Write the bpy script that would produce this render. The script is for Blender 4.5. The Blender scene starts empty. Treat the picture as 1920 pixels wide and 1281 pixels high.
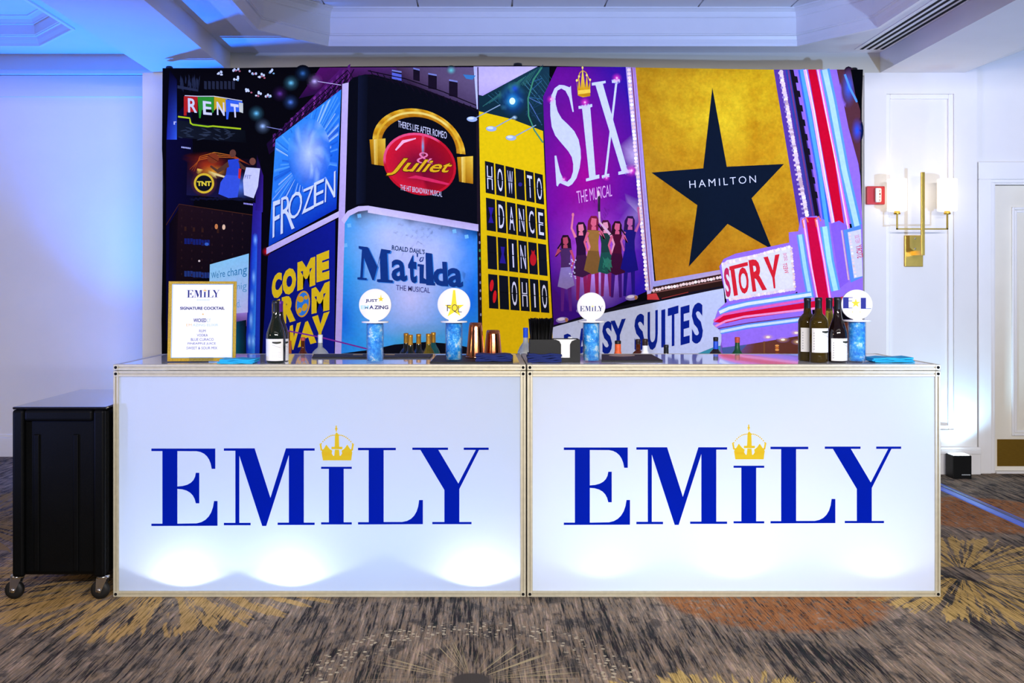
import bpy, bmesh, math, random
from mathutils import Vector, Matrix

# ------------------------------------------------------------------ scene, camera, world, light
S = bpy.context.scene
COL = S.collection
PI = math.pi

# one survey of the room: bar front is y = 0, floor z = 0, lens at (0, -D, EYE)
D, EYE, K, VX, VY = 4.40, 1.381, 423.5, 905.0, 535.0
def X(px, r): return (px - VX) * r / K
def Z(py, r): return EYE + (VY - py) * r / K
def Y(r): return (r - 1.0) * D

cam_d = bpy.data.cameras.new('camera')
cam = bpy.data.objects.new('camera', cam_d)
COL.objects.link(cam)
cam.location = (0, -D, EYE)
cam.rotation_euler = (PI / 2, 0, 0)
cam_d.sensor_width = 36.0
cam_d.lens = K * D * 36.0 / 1920.0
cam_d.shift_x = (960 - VX) / 1920.0
cam_d.shift_y = -(640.5 - VY) / 1920.0
S.camera = cam

S.view_settings.view_transform = 'Standard'
S.view_settings.look = 'None'
S.view_settings.gamma = 1.0
S.view_settings.use_curve_mapping = False
S.view_settings.exposure = 0.80
S.cycles.use_denoising = True
S.cycles.max_bounces = 10
S.cycles.transparent_max_bounces = 16
S.cycles.sample_clamp_indirect = 6.0

W = bpy.data.worlds.new('ballroom')
S.world = W
W.use_nodes = True
W.node_tree.nodes['Background'].inputs[0].default_value = (0.86, 0.86, 1.0, 1)
W.node_tree.nodes['Background'].inputs[1].default_value = 0.09

def aim(o, target):
    d = Vector(target) - o.location
    o.rotation_euler = d.to_track_quat('-Z', 'Y').to_euler()

def area(name, loc, target, sx, sy, power, color=(1, 1, 1), spread=180):
    l = bpy.data.lights.new(name, 'AREA')
    l.shape = 'RECTANGLE'; l.size = sx; l.size_y = sy
    l.energy = power; l.color = color; l.spread = math.radians(spread)
    o = bpy.data.objects.new(name, l); COL.objects.link(o)
    o.location = loc; aim(o, target)
    return o

def spot(name, loc, target, power, color, angle=90, blend=0.5, radius=0.03):
    l = bpy.data.lights.new(name, 'SPOT')
    l.energy = power; l.color = color
    l.spot_size = math.radians(angle); l.spot_blend = blend; l.shadow_soft_size = radius
    o = bpy.data.objects.new(name, l); COL.objects.link(o)
    o.location = loc; aim(o, target)
    return o

def point(name, loc, power, color, radius=0.05):
    l = bpy.data.lights.new(name, 'POINT')
    l.energy = power; l.color = color; l.shadow_soft_size = radius
    o = bpy.data.objects.new(name, l); COL.objects.link(o)
    o.location = loc
    return o

# unseen fill lamps added for general room light: front strip, bluish wash at right
area('room_fill', (1.0, -6.0, 2.60), (0.6, 2.2, 1.2), 4.5, 0.14, 145, (1.0, 0.96, 0.965), 130)
area('room_fill', (3.8, -0.4, 2.85), (3.9, 2.9, 1.5), 0.8, 1.6, 2.5, (0.60, 0.86, 1.0))
# a warm wall sconce on the side wall left of the picture
point('side_wall_sconce', (-4.9, -2.2, 1.85), 30, (1.0, 0.66, 0.42), 0.12)
# the room's blue uplights along the far side walls, washing the tray ceiling
spot('room_uplight', (-5.6, -3.6, 0.3), (0.3, 2.4, 3.25), 760, (0.22, 0.32, 1.0), 40, 0.9, 0.1)
spot('room_uplight', (4.6, -4.5, 0.3), (2.2, 2.4, 3.25), 800, (0.34, 0.52, 1.0), 50, 0.9, 0.1)
# blue uplighting of the left bay, standing on the floor behind the bar end
spot('blue_uplight', (-2.78, 2.95, 0.16), (-2.85, 2.60, 3.2), 520, (0.0, 0.15, 1.0), 80, 0.8)
spot('blue_uplight', (-2.62, 3.46, 0.16), (-2.68, 3.60, 1.3), 8, (0.0, 0.26, 1.0), 110, 0.9)
# white-blue uplight at the right pilaster (its box is built below)
spot('pilaster_uplight', (3.42, 2.735, 0.19), (3.46, 2.86, 1.2), 19, (0.34, 0.66, 1.0), 130, 0.9, 0.03)
# lamps inside the two bar boxes
for px in (345, 545, 895):
    spot('bar_interior_light', (X(px, 1), 0.140, 0.038), (X(px, 1), 0.012, 0.432), 2.3, (0.80, 0.88, 1.0), 140, 0.16, 0.008)
for px in (1130, 1380, 1650):
    spot('bar_interior_light', (X(px, 1), 0.18, 0.06), (X(px, 1), 0.012, 0.58), 0.75, (0.80, 0.88, 1.0), 138, 0.3, 0.012)
area('bar_interior_light', (-0.72, 0.50, 0.12), (-0.72, 0.0, 0.62), 1.6, 0.15, 4.6, (0.24, 0.49, 1.0))
area('bar_interior_light', (1.11, 0.50, 0.12), (1.11, 0.0, 0.62), 1.6, 0.15, 6.6, (0.58, 0.74, 1.0))

# ------------------------------------------------------------------ helpers
def lin(c):
    if isinstance(c, str):
        c = c.lstrip('#')
        c = tuple(int(c[i:i + 2], 16) / 255.0 for i in (0, 2, 4))
    elif max(c) > 1.0:
        c = tuple(v / 255.0 for v in c)
    return tuple((v / 12.92) if v <= 0.04045 else ((v + 0.055) / 1.055) ** 2.4 for v in c[:3])

MATS = {}
def node(nt, kind, **inp):
    n = nt.nodes.new(kind)
    for k, v in inp.items():
        k2 = int(k[1:]) if k[0] == '_' and k[1:].isdigit() else k
        if hasattr(v, 'is_linked'):
            nt.links.new(v, n.inputs[k2])
        else:
            n.inputs[k2].default_value = v
    return n

def mat(name, c, rough=0.5, metal=0.0, spec=0.5, trans=0.0, ior=1.45, emit=0.0, ecol=None, var=0.0, vscale=20.0, bump=0.0, bscale=60.0, coat=0.0, stretch=(1, 1, 1)):
    """principled material whose colour and relief vary by a small procedural noise"""
    m = bpy.data.materials.new(name); m.use_nodes = True
    nt = m.node_tree; b = nt.nodes['Principled BSDF']
    col = lin(c)
    b.inputs['Base Color'].default_value = (*col, 1)
    b.inputs['Roughness'].default_value = rough
    b.inputs['Metallic'].default_value = metal
    b.inputs['Specular IOR Level'].default_value = spec
    b.inputs['Transmission Weight'].default_value = trans
    b.inputs['IOR'].default_value = ior
    b.inputs['Coat Weight'].default_value = coat
    if emit:
        b.inputs['Emission Color'].default_value = (*lin(ecol or c), 1)
        b.inputs['Emission Strength'].default_value = emit
    if var or bump:
        tc = nt.nodes.new('ShaderNodeTexCoord')
        mp = node(nt, 'ShaderNodeMapping', Vector=tc.outputs['Object'], Scale=stretch)
        if var:
            nz = node(nt, 'ShaderNodeTexNoise', Vector=mp.outputs[0], Scale=vscale, Detail=4.0)
            hs = node(nt, 'ShaderNodeMapRange', _0=nz.outputs[0], _1=0.3, _2=0.7, _3=1 - var, _4=1 + var)
            mx = nt.nodes.new('ShaderNodeVectorMath'); mx.operation = 'SCALE'
            mx.inputs[0].default_value = col
            nt.links.new(hs.outputs[0], mx.inputs['Scale'])
            nt.links.new(mx.outputs[0], b.inputs['Base Color'])
        if bump:
            nz = node(nt, 'ShaderNodeTexNoise', Vector=mp.outputs[0], Scale=bscale, Detail=3.0)
            bp = node(nt, 'ShaderNodeBump', Strength=bump, Distance=0.01, Height=nz.outputs[0])
            nt.links.new(bp.outputs[0], b.inputs['Normal'])
    MATS[name] = m
    return m

class MB:
    """collects shapes into one mesh object"""
    def __init__(s): s.v, s.f, s.m, s.s = [], [], [], []
    def add(s, vs, fs, m=0, sm=False):
        o = len(s.v); s.v += [tuple(v) for v in vs]
        for f in fs:
            s.f.append(tuple(i + o for i in f)); s.m.append(m); s.s.append(sm)
        return s
    def box(s, x0, x1, y0, y1, z0, z1, m=0):
        vs = [(x0,y0,z0),(x1,y0,z0),(x1,y1,z0),(x0,y1,z0),(x0,y0,z1),(x1,y0,z1),(x1,y1,z1),(x0,y1,z1)]
        return s.add(vs, [(0,3,2,1),(4,5,6,7),(0,1,5,4),(1,2,6,5),(2,3,7,6),(3,0,4,7)], m)
    def prism(s, pts, y0, y1, m=0, sm=False):
        """outline in x,z pushed from y0 (front) to y1"""
        n = len(pts)
        a = sum(pts[i][0]*pts[(i+1)%n][1]-pts[(i+1)%n][0]*pts[i][1] for i in range(n))
        if a < 0: pts = pts[::-1]
        vs = [(x, y0, z) for x, z in pts] + [(x, y1, z) for x, z in pts]
        s.add(vs, [tuple(range(n)), tuple(range(2*n-1, n-1, -1))], m)
        o = len(s.v) - 2*n
        for i in range(n):
            j = (i+1) % n
            s.f.append((o+j, o+i, o+n+i, o+n+j)); s.m.append(m); s.s.append(sm)
        return s
    def slab(s, pts, z0, z1, m=0):
        """outline in x,y pushed from z0 up to z1"""
        n = len(pts)
        a = sum(pts[i][0]*pts[(i+1)%n][1]-pts[(i+1)%n][0]*pts[i][1] for i in range(n))
        if a < 0: pts = pts[::-1]
        vs = [(x, y, z0) for x, y in pts] + [(x, y, z1) for x, y in pts]
        fs = [tuple(range(n-1, -1, -1)), tuple(range(n, 2*n))]
        fs += [(i, (i+1) % n, n+(i+1) % n, n+i) for i in range(n)]
        return s.add(vs, fs, m)
    def lathe(s, prof, n=32, c=(0,0,0), m=0, sm=True, axis='z', sx=1.0, sy=1.0):
        rings, vs, fs = [], [], []
        for r, z in prof:
            if r < 1e-6:
                rings.append([len(vs)]); vs.append((0, 0, z))
            else:
                rings.append(list(range(len(vs), len(vs)+n)))
                vs += [(r*sx*math.cos(2*PI*k/n), r*sy*math.sin(2*PI*k/n), z) for k in range(n)]
        for a, b in zip(rings, rings[1:]):
            if len(a) == 1 and len(b) == 1: continue
            for k in range(n):
                k2 = (k+1) % n
                if len(a) == 1: fs.append((a[0], b[k2], b[k]))
                elif len(b) == 1: fs.append((a[k], a[k2], b[0]))
                else: fs.append((a[k], a[k2], b[k2], b[k]))
        if axis == 'y': vs = [(x, z, y) for x, y, z in vs]; fs = [f[::-1] for f in fs]
        if axis == 'x': vs = [(z, x, y) for x, y, z in vs]
        vs = [(x+c[0], y+c[1], z+c[2]) for x, y, z in vs]
        return s.add(vs, fs, m, sm)
    def tube(s, pts, r, n=10, m=0, caps=True):
        pts = [Vector(p) for p in pts]; vs, fs = [], []
        for i, p in enumerate(pts):
            t = (pts[min(i+1, len(pts)-1)] - pts[max(i-1, 0)]).normalized()
            u = t.cross(Vector((0, 0, 1)) if abs(t.z) < 0.9 else Vector((1, 0, 0))).normalized()
            w = t.cross(u)
            rr = r[i] if isinstance(r, (list, tuple)) else r
            vs += [p + (u*math.cos(2*PI*k/n) + w*math.sin(2*PI*k/n))*rr for k in range(n)]
        for i in range(len(pts)-1):
            for k in range(n):
                fs.append((i*n+k, (i+1)*n+k, (i+1)*n+(k+1) % n, i*n+(k+1) % n))
        if caps:
            fs += [tuple(range(n)), tuple(range(len(vs)-1, len(vs)-n-1, -1))]
        return s.add(vs, fs, m, True)
    def build(s, name, mats, parent=None, loc=(0,0,0), rotz=0.0, bevel=0.0, seg=2):
        me = bpy.data.meshes.new(name)
        me.from_pydata(s.v, [], s.f)
        for mm in (mats if isinstance(mats, (list, tuple)) else [mats]):
            me.materials.append(mm)
        me.polygons.foreach_set('material_index', s.m)
        me.polygons.foreach_set('use_smooth', s.s)
        me.update()
        o = bpy.data.objects.new(name, me); COL.objects.link(o)
        if parent: o.parent = parent
        o.location = loc; o.rotation_euler = (0, 0, rotz)
        if bevel:
            b = o.modifiers.new('bevel', 'BEVEL'); b.width = bevel; b.segments = seg
            b.limit_method = 'ANGLE'; b.angle_limit = math.radians(40)
        return o

def tag(o, label, cat, group=None, kind=None):
    o['label'] = label; o['category'] = cat
    if group: o['group'] = group
    if kind: o['kind'] = kind
    return o

def thing(name, label, cat, loc=(0,0,0), rotz=0.0, group=None):
    o = bpy.data.objects.new(name, None); COL.objects.link(o)
    o.empty_display_size = 0.05
    o.location = loc; o.rotation_euler = (0, 0, rotz)
    return tag(o, label, cat, group)

def struct(o):
    o['kind'] = 'structure'; return o

def dup(root, loc, rotz=0.0, label=None):
    """copy of a thing with its parts and sub-parts"""
    r = root.copy(); COL.objects.link(r)
    r.location = loc; r.rotation_euler = (0, 0, rotz)
    if label: r['label'] = label
    for ch in list(root.children):
        c = ch.copy(); COL.objects.link(c); c.parent = r
        for g in list(ch.children):
            d = g.copy(); COL.objects.link(d); d.parent = c
    return r

# ------------------------------------------------------------------ flat lettering and printing
TXT = {}
def text_shape(s, bold=0.0, shear=0.0, space=1.0):
    key = (s, bold, shear, space)
    if key not in TXT:
        cu = bpy.data.curves.new('t', 'FONT'); cu.body = s
        cu.dimensions = '2D'; cu.fill_mode = 'FRONT'; cu.resolution_u = 3
        cu.offset = bold; cu.shear = shear; cu.space_character = space
        ob = bpy.data.objects.new('t', cu); COL.objects.link(ob)
        dg = bpy.context.evaluated_depsgraph_get()
        me = bpy.data.meshes.new_from_object(ob.evaluated_get(dg))
        vs = [(v.co.x, v.co.y) for v in me.vertices]
        fs = [tuple(p.vertices) for p in me.polygons]
        bpy.data.objects.remove(ob); bpy.data.curves.remove(cu); bpy.data.meshes.remove(me)
        x0 = min(v[0] for v in vs); x1 = max(v[0] for v in vs)
        y0 = min(v[1] for v in vs); y1 = max(v[1] for v in vs)
        vs = [((x-x0)/(x1-x0), (y-y0)/(y1-y0)) for x, y in vs]
        TXT[key] = (vs, fs)
    return TXT[key]

def homog(tl, tr, br, bl):
    """unit square (u right, v up) onto a quadrilateral in perspective"""
    (x0, y0), (x1, y1), (x2, y2), (x3, y3) = bl, br, tr, tl
    dx1, dx2, sx = x1-x2, x3-x2, x0-x1+x2-x3
    dy1, dy2, sy = y1-y2, y3-y2, y0-y1+y2-y3
    den = dx1*dy2 - dx2*dy1
    g = (sx*dy2 - dx2*sy)/den; h = (dx1*sy - sx*dy1)/den
    a, b, c = x1-x0+g*x1, x3-x0+h*x3, x0
    d, e, f = y1-y0+g*y1, y3-y0+h*y3, y0
    def F(u, v):
        w = g*u + h*v + 1
        return ((a*u+b*v+c)/w, (d*u+e*v+f)/w)
    return F

class Print:
    """coloured shapes layered on a flat sheet; colour is stored per point (r, g, b, cover)"""
    def __init__(s, place): s.v, s.f, s.c, s.mi, s.p2, s.fl, s.place, s.n = [], [], [], [], [], [], place, {}
    def raw(s, pts, fs, cols, L, m=0, a=1.0):
        o = len(s.v); q = s.n.get(L, 0); s.n[L] = q + 1; L = L + min(0.98, q*0.002)   # later shapes lie on earlier ones
        if not isinstance(cols, list): cols = [cols]*len(pts)
        for p, c in zip(pts, cols):
            s.v.append(s.place(p[0], p[1], L)); s.p2.append((p[0], p[1]))
            if isinstance(c, tuple) and len(c) == 4: s.c.append((*lin(c[:3]), c[3]))
            else: s.c.append((*lin(c), a))
        for f in fs:
            s.f.append(tuple(i+o for i in f)); s.mi.append(m); s.fl.append(L)
    def poly(s, pts, col, L, m=0, a=1.0): s.raw(pts, [tuple(range(len(pts)))], col, L, m, a)
    def quad(s, tl, tr, br, bl, cols, L, n=1, m=0, a=1.0):
        if not isinstance(cols, list): cols = [cols]*4
        cl = [(c if isinstance(c, tuple) else tuple(int(c.lstrip('#')[i:i+2], 16) for i in (0, 2, 4))) for c in cols]
        F = homog(tl, tr, br, bl); pts, cs, fs = [], [], []
        for j in range(n+1):
            for i in range(n+1):
                u, v = i/n, j/n
                pts.append(F(u, v))
                cs.append(tuple((cl[0][k]*(1-u)*v + cl[1][k]*u*v + cl[2][k]*u*(1-v) + cl[3][k]*(1-u)*(1-v)) for k in range(3)) + (a,))
        for j in range(n):
            for i in range(n):
                q = j*(n+1)+i; fs.append((q, q+1, q+n+2, q+n+1))
        s.raw(pts, fs, cs, L, m)
    def glow(s, x, y, rx, ry, col, L, a=1.0, n=20, clip=None, m=0):
        """soft spot fading outwards in three rings, kept inside an outline"""
        c3 = col if isinstance(col, tuple) else tuple(int(col.lstrip('#')[i:i+2], 16) for i in (0, 2, 4))
        def inside(px, py):
            r = False; j = len(clip)-1
            for k in range(len(clip)):
                if (clip[k][1] > py) != (clip[j][1] > py) and px < (clip[j][0]-clip[k][0])*(py-clip[k][1])/(clip[j][1]-clip[k][1])+clip[k][0]: r = not r
                j = k
            return r
        lim = []
        for k in range(n):
            t = 1.0
            if clip:
                while t > 0.02 and not inside(x+rx*t*math.cos(2*PI*k/n), y+ry*t*math.sin(2*PI*k/n)): t -= 0.02
            lim.append(t)
        f = lambda t: a*max(0.0, 1-t)**1.8
        pts, cols = [(x, y)], [c3+(a,)]
        for q in (0.22, 0.5, 0.75, 1.0):
            for k in range(n):
                t = q*lim[k]; pts.append((x+rx*t*math.cos(2*PI*k/n), y+ry*t*math.sin(2*PI*k/n))); cols.append(c3+(f(t),))
        fs = [(0, k+1, (k+1) % n+1) for k in range(n)]
        for g in range(3): fs += [(1+g*n+k, 1+g*n+n+k, 1+g*n+n+(k+1) % n, 1+g*n+(k+1) % n) for k in range(n)]
        s.raw(pts, fs, cols, L, m)
    def disc(s, x, y, rx, ry, col, L, n=14, rot=0.0, a=1.0):
        cr, sr = math.cos(rot), math.sin(rot)
        s.poly([(x+rx*math.cos(2*PI*k/n)*cr-ry*math.sin(2*PI*k/n)*sr, y+rx*math.cos(2*PI*k/n)*sr+ry*math.sin(2*PI*k/n)*cr) for k in range(n)], col, L, 0, a)
    def line(s, pts, w, col, L, a=1.0, closed=False):
        n = len(pts); A, B = [], []
        ws = w if isinstance(w, list) else [w]*n
        for i in range(n):
            p0 = pts[i-1] if (i or closed) else pts[0]
            p1 = pts[(i+1) % n] if (i < n-1 or closed) else pts[-1]
            dx, dy = p1[0]-p0[0], p1[1]-p0[1]; l = math.hypot(dx, dy) or 1
            nx, ny = -dy/l*ws[i]/2, dx/l*ws[i]/2
            A.append((pts[i][0]+nx, pts[i][1]+ny)); B.append((pts[i][0]-nx, pts[i][1]-ny))
        cols = (col+col) if isinstance(col, list) else col
        rng = range(n if closed else n-1)
        s.raw(A+B, [(i, (i+1) % n, n+(i+1) % n, n+i) for i in rng], cols, L, 0, a)
    def text(s, t, tl, tr, br, bl, col, L, bold=0.0, shear=0.0, space=1.0, a=1.0):
        vs, fs = text_shape(t, bold, shear, space)
        F = homog(tl, tr, br, bl)
        s.raw([F(u, v) for u, v in vs], fs, col, L, 0, a)
    def flatten(s):
        """mixes partly covering points into the print that lies under them"""
        if all(c[3] >= 0.999 for c in s.c): return
        import numpy as np
        xy = np.array(s.p2); fl = []
        bb = np.array([[*xy[list(f)].min(0), *xy[list(f)].max(0)] for f in s.f])
        lay = [0.0]*len(s.v); 
        for f, L in zip(s.f, s.fl):
            for i in f: lay[i] = L
        fL = np.array(s.fl); order = sorted((i for i in range(len(s.v)) if s.c[i][3] < 0.999), key=lambda i: (lay[i], i))
        for i in order:
            x, y = xy[i]
            cand = np.nonzero((bb[:,0] <= x) & (bb[:,2] >= x) & (bb[:,1] <= y) & (bb[:,3] >= y) & (fL < lay[i]))[0]
            under = None
            for fi in sorted(cand, key=lambda k: (-fL[k], -k)):
                pts = [xy[k] for k in s.f[fi]]; inside = False; n = len(pts); j = n-1
                for k in range(n):
                    if (pts[k][1] > y) != (pts[j][1] > y) and x < (pts[j][0]-pts[k][0])*(y-pts[k][1])/(pts[j][1]-pts[k][1])+pts[k][0]: inside = not inside
                    j = k
                if inside:
                    w = [1.0/(1e-4+(p[0]-x)**2+(p[1]-y)**2) for p in pts]; t = sum(w)
                    under = [sum(wk*s.c[k][q] for wk, k in zip(w, s.f[fi]))/t for q in range(3)]
                    break
            if under is None: under = [0.002, 0.002, 0.003]
            a = s.c[i][3]
            s.c[i] = tuple(s.c[i][q]*a + under[q]*(1-a) for q in range(3)) + (1.0,)
    def build(s, name, mats, parent=None, loc=(0,0,0)):
        s.flatten()
        me = bpy.data.meshes.new(name)
        me.from_pydata(s.v, [], s.f)
        for m in mats: me.materials.append(m)
        me.polygons.foreach_set('material_index', s.mi)
        at = me.color_attributes.new('ink', 'FLOAT_COLOR', 'POINT')
        at.data.foreach_set('color', [x for c in s.c for x in c])
        me.update()
        o = bpy.data.objects.new(name, me); COL.objects.link(o)
        if parent: o.parent = parent
        o.location = loc
        return o

def ink_mat(name, rough=0.6, mottle=0.0, spec=0.2, mscale=4.0, dark=(0.5, 0.3, 0.05), weave=0.0, transl=0.0):
    m = bpy.data.materials.new(name); m.use_nodes = True
    nt = m.node_tree; b = nt.nodes['Principled BSDF']; out = nt.nodes['Material Output']
    at = nt.nodes.new('ShaderNodeVertexColor'); at.layer_name = 'ink'
    col = at.outputs[0]
    tc = nt.nodes.new('ShaderNodeTexCoord')
    if mottle:
        nz = node(nt, 'ShaderNodeTexNoise', Vector=tc.outputs['Object'], Scale=mscale, Detail=9.0, Roughness=0.7)
        mr = node(nt, 'ShaderNodeMapRange', _0=nz.outputs[0], _1=0.42, _2=0.72, _3=0.0, _4=mottle)
        mx = nt.nodes.new('ShaderNodeMix'); mx.data_type = 'RGBA'; mx.blend_type = 'MULTIPLY'
        nt.links.new(mr.outputs[0], mx.inputs[0]); nt.links.new(col, mx.inputs[6])
        mx.inputs[7].default_value = (*dark, 1); col = mx.outputs[2]
    if weave:
        nz = node(nt, 'ShaderNodeTexNoise', Vector=tc.outputs['Object'], Scale=55.0, Detail=3.0)
        mr = node(nt, 'ShaderNodeMapRange', _0=nz.outputs[0], _1=0.3, _2=0.7, _3=1-weave, _4=1+weave)
        vm = nt.nodes.new('ShaderNodeVectorMath'); vm.operation = 'SCALE'
        nt.links.new(col, vm.inputs[0]); nt.links.new(mr.outputs[0], vm.inputs['Scale']); col = vm.outputs[0]
    nt.links.new(col, b.inputs['Base Color'])
    b.inputs['Roughness'].default_value = rough
    b.inputs['Specular IOR Level'].default_value = spec
    sh = b.outputs[0]
    if transl:
        tb = nt.nodes.new('ShaderNodeBsdfTranslucent'); nt.links.new(col, tb.inputs[0])
        ms = node(nt, 'ShaderNodeMixShader', Fac=transl); nt.links.new(sh, ms.inputs[1]); nt.links.new(tb.outputs[0], ms.inputs[2]); sh = ms.outputs[0]
    nt.links.new(sh, out.inputs[0])
    return m

def bez(p0, p1, p2, n=6):
    return [((1-t)**2*p0[0]+2*t*(1-t)*p1[0]+t*t*p2[0], (1-t)**2*p0[1]+2*t*(1-t)*p1[1]+t*t*p2[1]) for t in [i/n for i in range(1, n+1)]]

# the invitation's fat-face letters and crown, drawn in units of the big panel lettering (x right, y down)
def _u(pts, ox, oy, k): return [(ox+x/k, oy+y/k) for x, y in pts]
G_E = _u([(115,312),(722,312),(722,505),(688,505)] + bez((688,505),(668,350),(545,337)) + [(362,336),(362,672)] + bez((362,672),(528,668),(537,542)) + [(570,542),(570,832),(537,832)] + bez((537,832),(515,697),(362,695)) + [(362,1025),(545,1022)] + bez((545,1022),(690,1000),(710,810)) + [(743,810),(743,1045),(115,1047),(115,1025),(220,1025),(220,336),(115,336)], 260, 780, 5.0526)
G_M = _u([(803,310),(1095,310),(1245,780),(1392,310),(1665,310),(1665,332),(1562,332),(1562,1015),(1665,1015),(1665,1037),(1313,1037),(1313,1015),(1420,1015),(1420,375),(1205,1047),(1167,1047),(950,380),(950,1017),(1057,1017),(1057,1040),(803,1040),(803,1017),(912,1017),(912,333),(803,333)], 260, 780, 5.0526)
G_i = _u([(8,512),(316,512),(316,533),(235,533),(235,1068),(316,1068),(316,1090),(8,1090),(8,1068),(86,1068),(86,533),(8,533)], 600, 780, 5.3333)
G_L = _u([(378,322),(757,322),(757,346),(635,346),(635,1065),(820,1065)] + bez((820,1065),(975,1050),(990,845)) + [(1028,845),(1028,1087),(378,1090),(378,1067),(485,1067),(485,346),(378,346)], 600, 780, 5.3333)
G_Y = _u([(922,320),(1280,320),(1280,343),(1183,343),(1383,680),(1557,343),(1437,343),(1437,320),(1687,320),(1687,343),(1590,343),(1393,735),(1393,1065),(1515,1065),(1515,1087),(1122,1087),(1122,1065),(1243,1065),(1243,745),(1003,343),(922,343)], 600, 780, 5.3333)
WORD = [G_E, G_M, G_i, G_L, G_Y]
def _c(pts): return _u(pts, 600, 780, 5.3333)
CROWN = [_c([(18,402),(316,402),(310,448),(26,448)]),                                           # band
         _c([(18,402),(130,402),(110,372),(60,380),(12,360)]), _c([(316,402),(204,402),(224,372),(274,380),(322,360)]),
         _c([(140,402),(194,402),(188,340),(146,340)]), _c([(112,312),(222,312),(222,336),(112,336)]),
         _c([(144,312),(190,312),(186,190),(162,165),(148,190)]),
         _c([(30,395),(112,395),(120,350),(92,330),(60,290),(34,335),(12,340)]), _c([(304,395),(222,395),(214,350),(242,330),(270,290),(300,335),(322,340)]),
         _c([(148,125),(172,125),(172,140),(148,140)]), _c([(154,100),(166,100),(166,160),(154,160)]),
         _c([(-8,280),(10,285),(22,350),(4,350)]), _c([(338,280),(320,285),(308,350),(326,350)])]
for k in range(9):
    t = k/8.0
    for sgn in (-1, 1):
        cx, cy = 166+sgn*(26+130*t), 195+85*t*t
        CROWN.append(_c([(cx-6, cy-6), (cx+6, cy-6), (cx+6, cy+6), (cx-6, cy+6)]))
WX0, WX1, WY0, WY1 = 282.8, 916.3, 798.0, 987.5
def word_print(pr, x0, x1, ybase, L, ink='#001a8c', gold='#e8c62a', vs=1.0):
    """the five letters with the crown for the dot, set between x0 and x1 on a base line"""
    k = (x1-x0)/(WX1-WX0)
    f = lambda pts: [(x0+(x-WX0)*k, ybase+(y-986.5)*k*vs) for x, y in pts]
    for g in WORD: pr.poly(f(g), ink, L)
    for g in CROWN: pr.poly(f(g), gold, L)

INK = ink_mat('printed_ink', 0.5)

# ------------------------------------------------------------------ materials
mat('wall_paint', '#e9e6e2', 0.6, var=0.02, vscale=3.0, bump=0.02, bscale=150)
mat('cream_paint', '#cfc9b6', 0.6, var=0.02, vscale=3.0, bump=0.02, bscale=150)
mat('ceiling_paint', '#e8e6e6', 0.7, var=0.015, vscale=4.0, bump=0.02, bscale=180)
mat('white_trim', '#f0eeec', 0.35, var=0.015, vscale=6.0)
mat('door_paint', '#ece6d6', 0.4, var=0.02, vscale=6.0)
mat('brass', '#b8923a', 0.32, 0.9, var=0.12, vscale=30.0, stretch=(1, 1, 14))
mat('gold_metal', '#c9a44a', 0.30, 0.9, var=0.06, vscale=20)
mat('black_plastic', '#07090a', 0.5, spec=0.3, var=0.2, vscale=40, bump=0.05, bscale=200)
mat('dark_gap', '#050506', 0.9, var=0.1)
mat('aluminium', '#cbc5ae', 0.42, 0.3, var=0.06, vscale=50, stretch=(1, 1, 1))
mat('steel', '#c8c9cc', 0.22, 1.0, var=0.05, vscale=40)

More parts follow.
